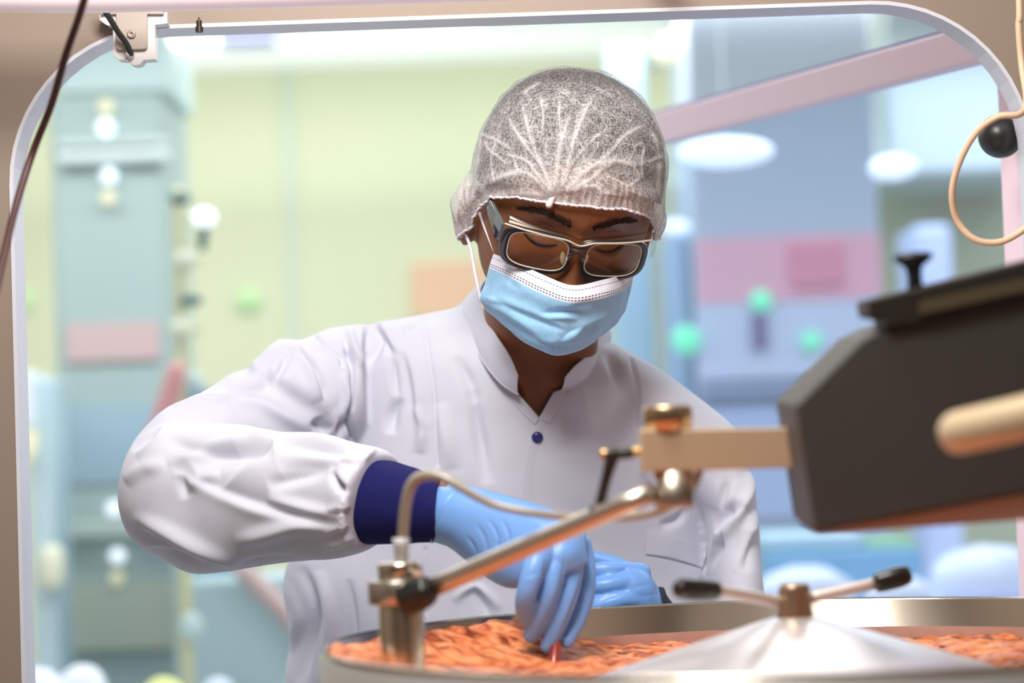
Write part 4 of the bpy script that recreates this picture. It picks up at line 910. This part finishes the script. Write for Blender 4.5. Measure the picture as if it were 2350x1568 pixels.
MV2, _ = sculpt(MV, MB, [(k, q, w_*(1.6 if k == 's' else .9), a_*(3.3 if k == 's' else 1.6)) for k, q, w_, a_ in mf])
for i in range(len(MV2)): MV2[i] += MN[i]*(.0005*noise.noise(Vector(MV2[i]*90))+.0007*noise.noise(Vector(MV2[i]*45)))
m = bpy.data.materials.new('blue_mask_nonwoven'); m.use_nodes = True; nt = m.node_tree; b = nt.nodes['Principled BSDF']; N_ = nt.nodes.new; L_ = nt.links.new
uvn = N_('ShaderNodeUVMap'); sx_ = N_('ShaderNodeSeparateXYZ'); L_(uvn.outputs[0], sx_.inputs[0]); U, Vv = sx_.outputs['X'], sx_.outputs['Y']
def band(v, lo, hi): return math_('MULTIPLY', math_('GREATER_THAN', v, lo), math_('LESS_THAN', v, hi))
white = math_('LESS_THAN', Vv, .215)
dash_u = math_('LESS_THAN', math_('FRACT', math_('MULTIPLY', U, 62), 0), .62)
rows = math_('ADD', math_('ADD', band(Vv, .075, .083), band(Vv, .160, .170)), band(Vv, .186, .196))
dash = math_('MULTIPLY', rows, dash_u)
side = math_('ADD', band(U, .012, .075), band(U, .925, .988))
sd = math_('MULTIPLY', math_('MULTIPLY', side, math_('LESS_THAN', math_('FRACT', math_('MULTIPLY', Vv, 44), 0), .22)), math_('MULTIPLY', math_('LESS_THAN', math_('FRACT', math_('MULTIPLY', U, 70), 0), .55), math_('MULTIPLY', math_('GREATER_THAN', Vv, .22), math_('LESS_THAN', Vv, .74))))
nz = N_('ShaderNodeTexNoise'); nz.inputs['Scale'].default_value = 260; nz.inputs['Detail'].default_value = 4; tcn = N_('ShaderNodeTexCoord'); L_(tcn.outputs['Object'], nz.inputs['Vector'])
c1 = N_('ShaderNodeMix'); c1.data_type = 'RGBA'; c1.inputs['A'].default_value = (*lin((132, 194, 242)), 1); c1.inputs['B'].default_value = (*lin((176, 220, 250)), 1); L_(nz.outputs['Fac'], c1.inputs['Factor'])
c2 = N_('ShaderNodeMix'); c2.data_type = 'RGBA'; L_(c1.outputs['Result'], c2.inputs['A']); c2.inputs['B'].default_value = (*lin((226, 226, 240)), 1); L_(white, c2.inputs['Factor'])
c3 = N_('ShaderNodeMix'); c3.data_type = 'RGBA'; L_(c2.outputs['Result'], c3.inputs['A']); c3.inputs['B'].default_value = (*lin((52, 60, 84)), 1); L_(math_('MINIMUM', math_('ADD', dash, sd), 1), c3.inputs['Factor'])
L_(c3.outputs['Result'], b.inputs['Base Color']); b.inputs['Roughness'].default_value = .75; b.inputs['Sheen Weight'].default_value = .2
bp = N_('ShaderNodeBump'); bp.inputs['Strength'].default_value = .15; bp.inputs['Distance'].default_value = .001; L_(nz.outputs['Fac'], bp.inputs['Height']); L_(bp.outputs[0], b.inputs['Normal'])
g = G(); g.add(MV2, MF); mask = g.build('face_mask', m, person)
uv = mask.data.uv_layers.new(name='UVMap')
for l in mask.data.loops:
    i = l.vertex_index; uv.data[l.index].uv = ((i % nc)/(nc-1), (i//nc)/(nr-1))
md = mask.modifiers.new('s', 'SOLIDIFY'); md.thickness = .0012; md.offset = 0
M_loop = mat('white_ear_loop', (226, 224, 232), .7)
g = G(); tube(g, [P(1138, 584, DH0-.030), P(1126, 555, DH0-.028), P(1112, 520, DH0-.022), P(1101, 490, DH0-.014)], .0016, 10); g.build('ear_loop', M_loop, mask)
g = G(); tube(g, [P(1104, 690, DH0-.010), P(1095, 650, DH0-.008), P(1087, 610, DH0-.001), P(1080, 570, DH0+.004), P(1070, 540, DH0+.010)], .0016, 10); g.build('ear_loop', M_loop, mask)

# ================================================================== LAB COAT
M_coat = mat('white_coat_cloth', (215, 217, 232), .82, spec=.25, bump=.10, bscale=1600, var=.015, vscale=12, sheen=.15)
g = G()
loftpx(g, [(644, 1950, 1750, 1950, 2.50, .145), (648, 1800, 1745, 1800, 2.50, .140), (655, 1568, 1725, 1568, 2.495, .132), (668, 1450, 1705, 1450, 2.49, .128), (652, 1330, 1690, 1330, 2.485, .124), (700, 1200, 1685, 1200, 2.475, .120), (752, 1080, 1680, 1080, 2.465, .118), (772, 980, 1650, 1000, 2.46, .114), (775, 890, 1590, 920, 2.455, .106), (790, 815, 1530, 862, 2.45, .094), (840, 750, 1470, 822, 2.448, .078), (940, 728, 1420, 796, 2.448, .066), (1030, 712, 1392, 780, 2.45, .056), (1075, 690, 1380, 750, 2.452, .05)], 5, 72, 2.3)
loftpx(g, [(840, 745, 850, 1000, 2.43, .070), (760, 752, 815, 1030, 2.42, .072), (690, 781, 780, 1040, 2.405, .072), (636, 784, 735, 1050, 2.39, .072), (588, 840, 680, 1070, 2.375, .070), (530, 860, 630, 1090, 2.36, .070), (455, 905, 560, 1120, 2.335, .070), (385, 936, 500, 1170, 2.31, .070), (330, 985, 460, 1230, 2.29, .066), (300, 1030, 420, 1240, 2.275, .060), (285, 1090, 400, 1230, 2.27, .05)], 5, 56, 2.2)
loftpx(g, [(283, 1105, 283, 1150, 2.272, .03), (294, 1045, 294, 1215, 2.27, .052), (320, 1000, 325, 1258, 2.265, .064), (370, 975, 375, 1288, 2.255, .068), (440, 972, 445, 1318, 2.245, .070), (530, 972, 535, 1310, 2.22, .068), (635, 985, 640, 1294, 2.19, .064), (740, 1000, 745, 1284, 2.155, .058), (815, 1016, 805, 1275, 2.13, .052, .010), (860, 1028, 830, 1266, 2.118, .047, .020), (878, 1042, 842, 1256, 2.114, .043, .024)], 5, 56, 2.2)
loftpx(g, [(1410, 790, 1400, 1000, 2.44, .068), (1470, 822, 1440, 1020, 2.436, .072), (1540, 864, 1490, 1060, 2.43, .074), (1620, 926, 1550, 1110, 2.425, .074), (1684, 985, 1600, 1180, 2.418, .072), (1716, 1070, 1615, 1240, 2.408, .070), (1738, 1180, 1625, 1300, 2.394, .068), (1746, 1280, 1632, 1360, 2.38, .066), (1752, 1380, 1640, 1420, 2.364, .064), (1752, 1470, 1645, 1470, 2.345, .062), (1730, 1560, 1640, 1440, 2.32, .058), (1660, 1540, 1600, 1415, 2.285, .050), (1580, 1510, 1555, 1405, 2.25, .042)], 5, 56, 2.2)
cv, cf, cn = remesh(g, .0022, 10, .5)
def Z3(p): return [(250+a/2.24, 640+b/2.24) for a, b in p]
def Z4(p): return [(1050+a/2.177, 680+b/2.177) for a, b in p]
F_arm = [('s', Z3([(310, 970), (450, 1040), (570, 1100), (750, 1170), (1000, 1235), (1210, 1280)]), 9, 4.5), ('r', Z3([(800, 1130), (1000, 1180), (1220, 1225)]), 14, 4), ('v', Z3([(440, 980), (560, 915), (700, 880), (850, 870)]), 24, -7), ('r', Z3([(300, 965), (430, 900), (560, 855), (700, 820), (860, 800)]), 14, 4),
 ('r', Z3([(280, 710), (450, 700), (620, 720), (780, 790), (860, 805)]), 14, 4), ('v', Z3([(290, 830), (400, 870), (520, 880), (640, 860)]), 14, -4), ('s', Z3([(860, 800), (820, 860), (700, 960), (560, 1085)]), 12, -3), ('v', Z3([(820, 1070), (960, 1020), (1120, 985)]), 16, -5), ('v', Z3([(1130, 985), (1180, 1060), (1225, 1110)]), 9, -4),
 ('s', Z3([(150, 1270), (350, 1370), (640, 1495)]), 14, -6), ('r', Z3([(120, 1220), (300, 1290), (500, 1390), (690, 1490)]), 14, 4), ('s', Z3([(160, 1390), (300, 1405), (500, 1480)]), 8, -4), ('r', Z3([(640, 1360), (820, 1310), (1000, 1265), (1150, 1290)]), 18, 5), ('v', Z3([(640, 1480), (800, 1470), (950, 1440)]), 12, -4),
 ('v', Z3([(860, 880), (900, 860), (1100, 880), (1300, 900)]), 12, -3), ('r', Z3([(860, 805), (1000, 800), (1200, 840), (1340, 880)]), 16, 4), ('s', Z3([(130, 900), (220, 830), (300, 720)]), 12, 4), ('r', Z3([(90, 1050), (180, 980), (300, 960)]), 16, 3), ('v', Z3([(370, 1010), (390, 1080), (400, 1130)]), 12, -3), ('r', Z3([(420, 1080), (480, 1020), (560, 1000)]), 16, 3),
 ('s', Z3([(1240, 1180), (1200, 1190), (1130, 1200)]), 5, 2.5), ('s', Z3([(1235, 1280), (1180, 1300), (1120, 1330)]), 6, 3), ('s', Z3([(1260, 1340), (1200, 1380), (1100, 1400)]), 6, 2.5), ('s', Z3([(1290, 950), (1250, 940), (1180, 930)]), 6, 2.5), ('s', Z3([(1225, 1070), (1180, 1040), (1150, 1000)]), 6, 2.5), ('r', Z3([(1380, 870), (1340, 900), (1300, 935)]), 6, 2), ('v', Z3([(880, 990), (1000, 960), (1200, 960)]), 16, -3)]
F_body = [('l', Z3([(1225, 370), (1255, 470), (1252, 640), (1240, 700), (1257, 830)]), 5, -4.5), ('s', Z3([(950, 330), (1040, 430), (1090, 520), (1105, 620), (1150, 720), (1160, 800)]), 9, 6), ('v', Z3([(960, 400), (1040, 470), (1085, 560), (1100, 640)]), 9, -5), ('l', Z3([(1050, 285), (1110, 345), (1190, 400), (1200, 445)]), 3, -2.5),
 ('r', Z3([(890, 320), (960, 390), (1020, 500), (1060, 640)]), 16, 5), ('s', Z3([(660, 480), (830, 500), (950, 580), (1130, 710)]), 14, -6), ('s', Z3([(600, 575), (760, 545), (800, 440), (870, 340)]), 14, -5), ('v', Z3([(920, 400), (880, 480), (840, 520)]), 10, -4), ('v', Z3([(1060, 720), (1090, 760), (1130, 800)]), 14, -5), ('r', Z3([(620, 600), (760, 620), (900, 700), (1050, 780)]), 18, 4),
 ('r', Z3([(330, 660), (480, 625), (640, 600)]), 12, 3), ('v', Z3([(1230, 720), (1200, 780), (1180, 830)]), 9, -5), ('r', Z3([(1200, 480), (1225, 600), (1200, 720)]), 8, 3),
 ('s', Z3([(1490, 370), (1530, 420), (1560, 560), (1580, 700), (1640, 790)]), 9, -3.5), ('l', Z3([(1610, 200), (1645, 400), (1670, 580), (1685, 800), (1690, 960)]), 4, -1.6), ('v', Z3([(1490, 610), (1455, 700), (1450, 800)]), 13, -4), ('r', Z3([(1230, 240), (1260, 350), (1310, 450)]), 9, 4), ('v', Z3([(1210, 290), (1240, 380), (1260, 450)]), 7, -3.5),
 ('v', Z3([(1340, 220), (1390, 300), (1350, 400), (1320, 440)]), 10, -3.5), ('r', Z3([(1380, 215), (1430, 290), (1490, 380)]), 8, 3.5), ('v', Z3([(1400, 260), (1430, 330), (1440, 400)]), 9, -3), ('v', Z3([(1460, 400), (1465, 520), (1480, 620)]), 8, -2.5), ('v', Z3([(1870, 570), (1900, 780), (1950, 1060)]), 16, -4), ('v', Z3([(1780, 400), (1850, 520), (1890, 640)]), 14, -3), ('r', Z3([(1700, 640), (1730, 800), (1760, 980)]), 22, 3), ('v', Z3([(1600, 230), (1560, 250), (1510, 280)]), 7, -2), ('r', Z3([(1570, 650), (1610, 780), (1600, 900)]), 14, 3),
 ('v', Z4([(740, 270), (800, 400), (850, 520)]), 12, -3), ('l', Z4([(868, 320), (895, 430), (905, 540), (907, 640)]), 4, -1.8), ('s', Z4([(1400, 900), (1330, 1020), (1285, 1140), (1255, 1280), (1225, 1400)]), 10, -6), ('v', Z4([(1415, 1040), (1340, 1095), (1290, 1170)]), 15, -8), ('v', Z4([(1340, 1180), (1290, 1290), (1250, 1370)]), 9, -5), ('r', Z4([(1450, 880), (1440, 1000), (1380, 1130), (1310, 1250)]), 12, 5),
 ('v', Z4([(1470, 1180), (1440, 1280), (1420, 1380)]), 18, -4), ('s', Z4([(1330, 920), (1310, 1000), (1290, 1080)]), 7, 3), ('r', Z4([(1480, 1060), (1460, 1200), (1390, 1380)]), 12, 4), ('r', Z4([(600, 420), (640, 560), (650, 760)]), 22, 2.5), ('v', Z4([(540, 520), (560, 640), (560, 800)]), 20, -2.5), ('v', Z4([(1010, 1150), (1100, 1120), (1140, 1060)]), 10, -3), ('v', Z4([(920, 880), (960, 980), (950, 1100)]), 12, -2.5),
 ('v', [(690, 1300), (720, 1400), (700, 1500), (690, 1568)], 14, -6), ('r', [(730, 1310), (760, 1420), (745, 1568)], 14, 5), ('v', [(800, 1330), (812, 1450), (800, 1560)], 9, -4), ('s', [(660, 1330), (690, 1420), (665, 1500), (672, 1600)], 8, 5), ('l', [(975, 1260), (977, 1410)], 3, -1.2), ('v', [(1085, 1330), (1110, 1390), (1130, 1430)], 10, -3), ('r', [(1040, 1380), (1090, 1345), (1150, 1400)], 10, 3)]
AMP = lambda L: [(k, q, w_*{'s': 1.3, 'l': 1.0}.get(k, 1.0), a_*({'s': 2.1, 'l': 2.0}.get(k, 2.0))) for k, q, w_, a_ in L]
cv, h1 = sculpt(cv, cn, AMP([(k, q, w_, a_*.85) for k, q, w_, a_ in F_arm]), 0, 2.255)
cv, h2 = sculpt(cv, cn, AMP(F_body), 2.255, 9)
for i in range(len(cv)):
    v = Vector(cv[i]); cv[i] += cn[i]*(.0018*noise.noise(v*14)+.0009*noise.noise(v*33))
# open the neck: cut cleanly along the V and the collar line
me = bpy.data.meshes.new('coat'); me.from_pydata(cv.tolist(), [], cf); me.update()
bm = bmesh.new(); bm.from_mesh(me); bmesh.ops.recalc_face_normals(bm, faces=bm.faces)
VP = [(1060, 560), (1075, 690), (1110, 790), (1150, 850), (1187, 900), (1237, 958), (1270, 900), (1289, 893), (1345, 840), (1385, 770), (1400, 560)]
def inpoly(x, y, poly):
    c = False; n = len(poly)
    for i in range(n):
        x1, y1 = poly[i]; x2, y2 = poly[(i+1) % n]
        if (y1 > y) != (y2 > y) and x < (x2-x1)*(y-y1)/(y2-y1)+x1: c = not c
    return c
for a, b_ in zip(VP[1:-1], VP[2:-1]):
    pn = np.cross(ray(*a), ray(*b_)); pn /= np.linalg.norm(pn)
    lo = np.array([min(a[0], b_[0])-40, min(a[1], b_[1])-40]); hi = np.array([max(a[0], b_[0])+40, max(a[1], b_[1])+40])
    fs = []
    for f in bm.faces:
        c = f.calc_center_median(); dd = np.array(c)-CAM; D = dd @ FWD
        if D > 2.47: continue
        X = 1175+FPX*(dd @ RGT)/D; Y = 784-FPX*(dd @ UP)/D
        if lo[0] < X < hi[0] and lo[1] < Y < hi[1]: fs.append(f)
    if fs:
        geom = list({*fs, *(e for f in fs for e in f.edges), *(v for f in fs for v in f.verts)})
        bmesh.ops.bisect_plane(bm, geom=geom, dist=1e-6, plane_co=Vector(CAM), plane_no=Vector(pn))
kill = []
for f in bm.faces:
    c = f.calc_center_median(); dd = np.array(c)-CAM; D = dd @ FWD
    X = 1175+FPX*(dd @ RGT)/D; Y = 784-FPX*(dd @ UP)/D
    if 1050 < X < 1410 and Y < 970 and ((D < 2.47 and inpoly(X, Y, VP)) or Y < 735 and 1090 < X < 1385): kill.append(f)
bmesh.ops.delete(bm, geom=kill, context='FACES')
bm.verts.ensure_lookup_table(); bm.faces.ensure_lookup_table()
g = G(); g.add([tuple(v.co) for v in bm.verts], [tuple(v.index for v in f.verts) for f in bm.faces] if (bm.verts.index_update() or True) else None)
bm.free(); bpy.data.meshes.remove(me)
coat = g.build('lab_coat', M_coat, person)
coat_bvh = BVHTree.FromPolygons([Vector(v) for v in g.verts()], g.f)

# stand collar
bot = [(1188, 905, 2.335), (1150, 880, 2.338), (1112, 835, 2.352), (1074, 772, 2.385), (1050, 722, 2.43), (1075, 690, 2.49), (1190, 660, 2.53), (1320, 690, 2.52), (1392, 752, 2.475), (1396, 795, 2.43), (1376, 845, 2.385), (1330, 882, 2.352), (1289, 896, 2.337)]
top = [(1189, 862, 2.328), (1168, 815, 2.332), (1135, 765, 2.345), (1108, 715, 2.372), (1096, 684, 2.41), (1115, 640, 2.47), (1200, 610, 2.505), (1310, 640, 2.495), (1372, 712, 2.455), (1378, 772, 2.415), (1352, 812, 2.372), (1318, 842, 2.342), (1297, 866, 2.328)]
B_ = interp_poly([tuple(P(*p)) for p in bot], 120); T_ = interp_poly([tuple(P(*p)) for p in top], 120)
ctr = P(1235, 780, 2.42)
rows_ = []
for k in np.linspace(0, 1, 9):
    r = B_*(1-k)+T_*k; rad = r-ctr; rad -= UP*(rad @ UP)[:, None]; rad /= np.linalg.norm(rad, axis=1)[:, None]; rows_.append(r+rad*.003*math.sin(k*math.pi))
Rc = np.array(rows_)
g = G(); nrc, ncc = Rc.shape[:2]
rad = Rc-ctr; rad -= (rad @ UP)[..., None]*UP; rad /= np.linalg.norm(rad, axis=2)[..., None]
Vc = np.vstack([Rc.reshape(-1, 3), (Rc-rad*.0022).reshape(-1, 3)]); n = nrc*ncc; F = grid_faces(nrc, ncc, False); F = F+[tuple(i+n for i in f[::-1]) for f in F]
edge = [i for i in range(ncc)]+[i*ncc+ncc-1 for i in range(1, nrc)]+[(nrc-1)*ncc+j for j in range(ncc-2, -1, -1)]+[i*ncc for i in range(nrc-2, 0, -1)]
for a, b_ in zip(edge, edge[1:]+edge[:1]): F.append((a, b_, b_+n, a+n))
g.add(Vc, F); g.build('collar', M_coat, coat, bevel=.0006)
# piping along the collar seam
g = G(); tube(g, B_-FWD*.0012, .0012, 8, 1); g.build('collar_seam', mat('coat_seam_cloth', (206, 198, 216), .85), coat)
# placket edge, facing, pocket flap and button lie on the cloth
def lay(name, L, Rr, n, m_, off=.0016, th=.0012, ncol=10, parent=None, off2=None):
    a = interp_poly(L, n); b_ = interp_poly(Rr, n); gr = np.array([[a[i]*(1-k)+b_[i]*k for k in np.linspace(0, 1, ncol)] for i in range(n)])
    q = drape(coat_bvh, gr, 0.0); o_ = np.linspace(off, off if off2 is None else off2, ncol); q = q-FWD*o_[None, :, None]; g = G(); sheet(g, q, th); return g.build(name, m_, parent or coat, bevel=.0003)
lay('placket', [(1239, 962), (1222, 1000), (1208, 1040), (1199, 1090), (1195, 1150), (1196, 1230), (1200, 1300)], [(1300, 962), (1290, 1000), (1282, 1040), (1276, 1090), (1274, 1150), (1276, 1230), (1280, 1300)], 60, M_coat, .0016, .001, 14, None, -.003)
lay('neck_facing', [(1189, 905), (1213, 933), (1237, 962)], [(1172, 912), (1196, 945), (1228, 975)], 24, M_coat, .0014, .001, 6)
lay('neck_facing', [(1274, 897), (1255, 928), (1238, 962)], [(1300, 897), (1284, 930), (1262, 972)], 24, M_coat, .0018, .001, 6)
lay('pocket_flap', [(1484, 1222), (1530, 1228), (1580, 1240), (1626, 1256)], [(1482, 1272), (1530, 1278), (1575, 1290), (1612, 1303)], 40, M_coat, .0026, .0018, 12)
lay('pocket', [(1483, 1274), (1480, 1330), (1478, 1400)], [(1610, 1304), (1606, 1340), (1602, 1400)], 30, M_coat, .0012, .001, 20)
h = coat_bvh.ray_cast(Vector(CAM), Vector(ray(1233, 1004)/np.linalg.norm(ray(1233, 1004)))); c = np.array(h[0])
g = G(); lathe(g, c-FWD*.0005, TOW, [(.0002, -.001), (.0047, -.001), (.0056, .0008), (.0052, .0022), (.003, .0030), (.0002, .0031)], 32); g.build('button', mat('navy_button_plastic', (44, 46, 118), .3, coat=.3), coat)

# knit cuffs
M_cuff = mat('navy_knit_cuff', (28, 30, 92), .9, spec=.2, bump=.35, bscale=500, aniso=(1, 5, 5))
g = G(); loftpx(g, [(842, 1066, 836, 1248, 2.13, .036, .012), (872, 1056, 858, 1250, 2.115, .037, .012), (930, 1068, 915, 1249, 2.10, .036, .009), (970, 1082, 965, 1246, 2.085, .034, .004), (1004, 1098, 1002, 1243, 2.076, .0315, .002), (1008, 1102, 1004, 1240, 2.074, .029, .002)], 6, 64, 2.1)
V = g.verts()
for i in range(len(V)): V[i] += .0007*noise.noise(Vector(V[i]*60))
G().add(V, g.f).build('knit_cuff', M_cuff, coat)
g = G(); loftpx(g, [(1592, 1530, 1562, 1408, 2.262, .038), (1556, 1500, 1530, 1366, 2.238, .033), (1544, 1480, 1524, 1350, 2.230, .031), (1530, 1470, 1512, 1348, 2.224, .028)], 5, 48); g.build('knit_cuff', mat('dark_knit_cuff', (30, 36, 50), .85, bump=.3, bscale=500), coat)

# ================================================================== GLOVES
M_glove = mat('blue_nitrile', (118, 168, 236), .38, spec=.5, bump=.06, bscale=600, sss=.05)
g = G()
loftpx(g, [(986, 1122, 984, 1236, 2.086, .030), (992, 1112, 996, 1244, 2.082, .0335), (1040, 1110, 1030, 1256, 2.07, .0325), (1090, 1118, 1066, 1284, 2.058, .030), (1150, 1134, 1105, 1318, 2.045, .030), (1215, 1152, 1150, 1345, 2.03, .031), (1272, 1172, 1185, 1350, 2.02, .034), (1315, 1202, 1205, 1335, 2.012, .036), (1340, 1245, 1218, 1318, 2.008, .034), (1352, 1290, 1212, 1330, 2.005, .026)], 6, 56, 2.2)
def finger(g, pts, w): # pts (px,py,D), w diameters px
    tube(g, [P(*p) for p in pts], [ww/2*p[2]/FPX for ww, p in zip(w, pts)], 20, 6)
finger(g, [(1262, 1240, 2.0), (1232, 1290, 1.972), (1212, 1350, 1.966), (1204, 1392, 1.975), (1210, 1425, 1.992)], [60, 56, 50, 46, 38])
finger(g, [(1292, 1230, 2.005), (1276, 1290, 1.984), (1262, 1350, 1.978), (1242, 1410, 1.982), (1219, 1458, 1.99)], [58, 56, 52, 47, 38])
finger(g, [(1318, 1230, 2.015), (1314, 1295, 2.0), (1304, 1360, 1.992), (1281, 1428, 1.99), (1257, 1484, 1.992)], [58, 56, 52, 46, 36])
finger(g, [(1330, 1250, 2.03), (1342, 1310, 2.022), (1340, 1370, 2.014), (1322, 1430, 2.006), (1301, 1474, 1.998)], [56, 52, 48, 42, 32])
finger(g, [(1190, 1300, 2.05), (1232, 1350, 2.058), (1262, 1410, 2.04), (1280, 1462, 2.012)], [74, 58, 48, 36])
gv, gf, gn = remesh(g, .0015, 3, .4)
gfolds = [('v', [(1090, 1200), (1110, 1230), (1120, 1270)], 4, -1.0), ('v', [(1120, 1190), (1140, 1225), (1146, 1265)], 4, -1.1), ('v', [(1150, 1190), (1165, 1220), (1170, 1255)], 4, -1.0), ('v', [(1070, 1230), (1088, 1255), (1096, 1290)], 4, -1.2), ('s', [(1055, 1115), (1025, 1150), (1005, 1190), (998, 1236)], 4, 1.2), ('v', [(1135, 1240), (1150, 1270), (1150, 1300)], 4, -1.0), ('r', [(1190, 1170), (1240, 1200), (1280, 1240)], 18, 1.2), ('v', [(1254, 1268), (1247, 1326), (1226, 1384), (1197, 1412)], 3.5, -1.6), ('v', [(1298, 1268), (1287, 1344), (1262, 1410), (1233, 1456)], 3.5, -1.6), ('v', [(1338, 1290), (1331, 1344), (1305, 1416), (1284, 1464)], 3.5, -1.6), ('s', [(1200, 1330), (1230, 1322), (1246, 1318)], 4, .8), ('s', [(1220, 1400), (1250, 1398)], 3, .7)]
gv, _ = sculpt(gv, gn, gfolds)
g = G().add(gv, gf); glv = g.build('glove', M_glove, person)
rimring = [];
S0 = (989, 1112, 990, 1244, 2.083, .0338); th = np.linspace(0, 2*np.pi, 49)
A, B = P(989, 1111, 2.083), P(992, 1245, 2.083); C = (A+B)/2
g = G(); tube(g, np.array([C+(B-A)/2*math.cos(a)+FWD*.0342*math.sin(a) for a in th]), .0011, 8, 1, roundend=False); g.build('rolled_rim', M_glove, glv)
# the other hand resting behind the rim
g = G()
loftpx(g, [(1575, 1480, 1545, 1390, 2.245, .030), (1536, 1460, 1520, 1360, 2.232, .029), (1516, 1440, 1500, 1332, 2.222, .028), (1492, 1430, 1488, 1310, 2.212, .027), (1462, 1420, 1464, 1300, 2.205, .025), (1436, 1415, 1440, 1297, 2.20, .020)], 6, 48, 2.3)
finger(g, [(1470, 1316, 2.205), (1428, 1309, 2.197), (1385, 1308, 2.194), (1340, 1312, 2.20), (1318, 1330, 2.212)], [50, 40, 38, 34, 28])
finger(g, [(1478, 1348, 2.20), (1432, 1338, 2.188), (1388, 1344, 2.184), (1345, 1350, 2.19), (1320, 1362, 2.2)], [54, 44, 42, 36, 30])
finger(g, [(1480, 1385, 2.198), (1435, 1376, 2.183), (1392, 1386, 2.18), (1350, 1392, 2.186), (1325, 1400, 2.196)], [54, 44, 42, 36, 30])
finger(g, [(1482, 1415, 2.20), (1435, 1412, 2.183), (1395, 1420, 2.18), (1360, 1424, 2.19)], [50, 40, 36, 30])
finger(g, [(1440, 1310, 2.215), (1395, 1290, 2.225), (1352, 1280, 2.232), (1318, 1278, 2.236)], [44, 38, 34, 28])
lv, lf, ln = remesh(g, .0016, 4, .45)
lv, _ = sculpt(lv, ln, [('v', [(1430, 1308), (1415, 1318), (1390, 1325), (1350, 1327)], 4, -1.8), ('v', [(1442, 1350), (1422, 1362), (1396, 1370), (1356, 1390)], 4, -1.8), ('s', [(1440, 1300), (1425, 1308), (1408, 1306)], 4, 1.0), ('v', [(1500, 1340), (1470, 1345), (1445, 1352)], 4, -.6), ('v', [(1515, 1362), (1480, 1368), (1450, 1366)], 4, -.5)])
G().add(lv, lf).build('glove', M_glove, person)

# dark red capsule pinched between the fingertips
ca, cb = P(1276, 1466, 1.994), P(1271, 1532, 1.975)
g = G(); tube(g, [ca, cb], .0047, 24, 1)
tag(g.build('red_capsule', mat('dark_red_gel', (150, 52, 36), .3, coat=.4)), 'dark red capsule pinched by the blue gloved fingertips over the bowl', 'capsule')

PL = {'knit_cuff': 'dark knitted cuff', 'button': 'navy snap button', 'glove': 'blue nitrile glove', 'grip': 'black plastic grip', 'hairnet': 'white see-through hairnet', 'face_mask': 'pleated light blue face mask', 'ball_knob': 'black ball knob', 'clamp_knob': 'black clamp knob', 'clamp_lever': 'black clamp lever', 'red_band': 'red band', 'red_lever': 'dull red lever', 'bottom_plate': 'steel bottom plate with orange reflection in its colour', 'steel_plate': 'grey steel plate', 'plastic_holder': 'white plastic holder'}
for o in bpy.data.objects:
    k = o.name.split('.')[0]
    if o.parent is not None and k in PL: o['label'] = PL[k]
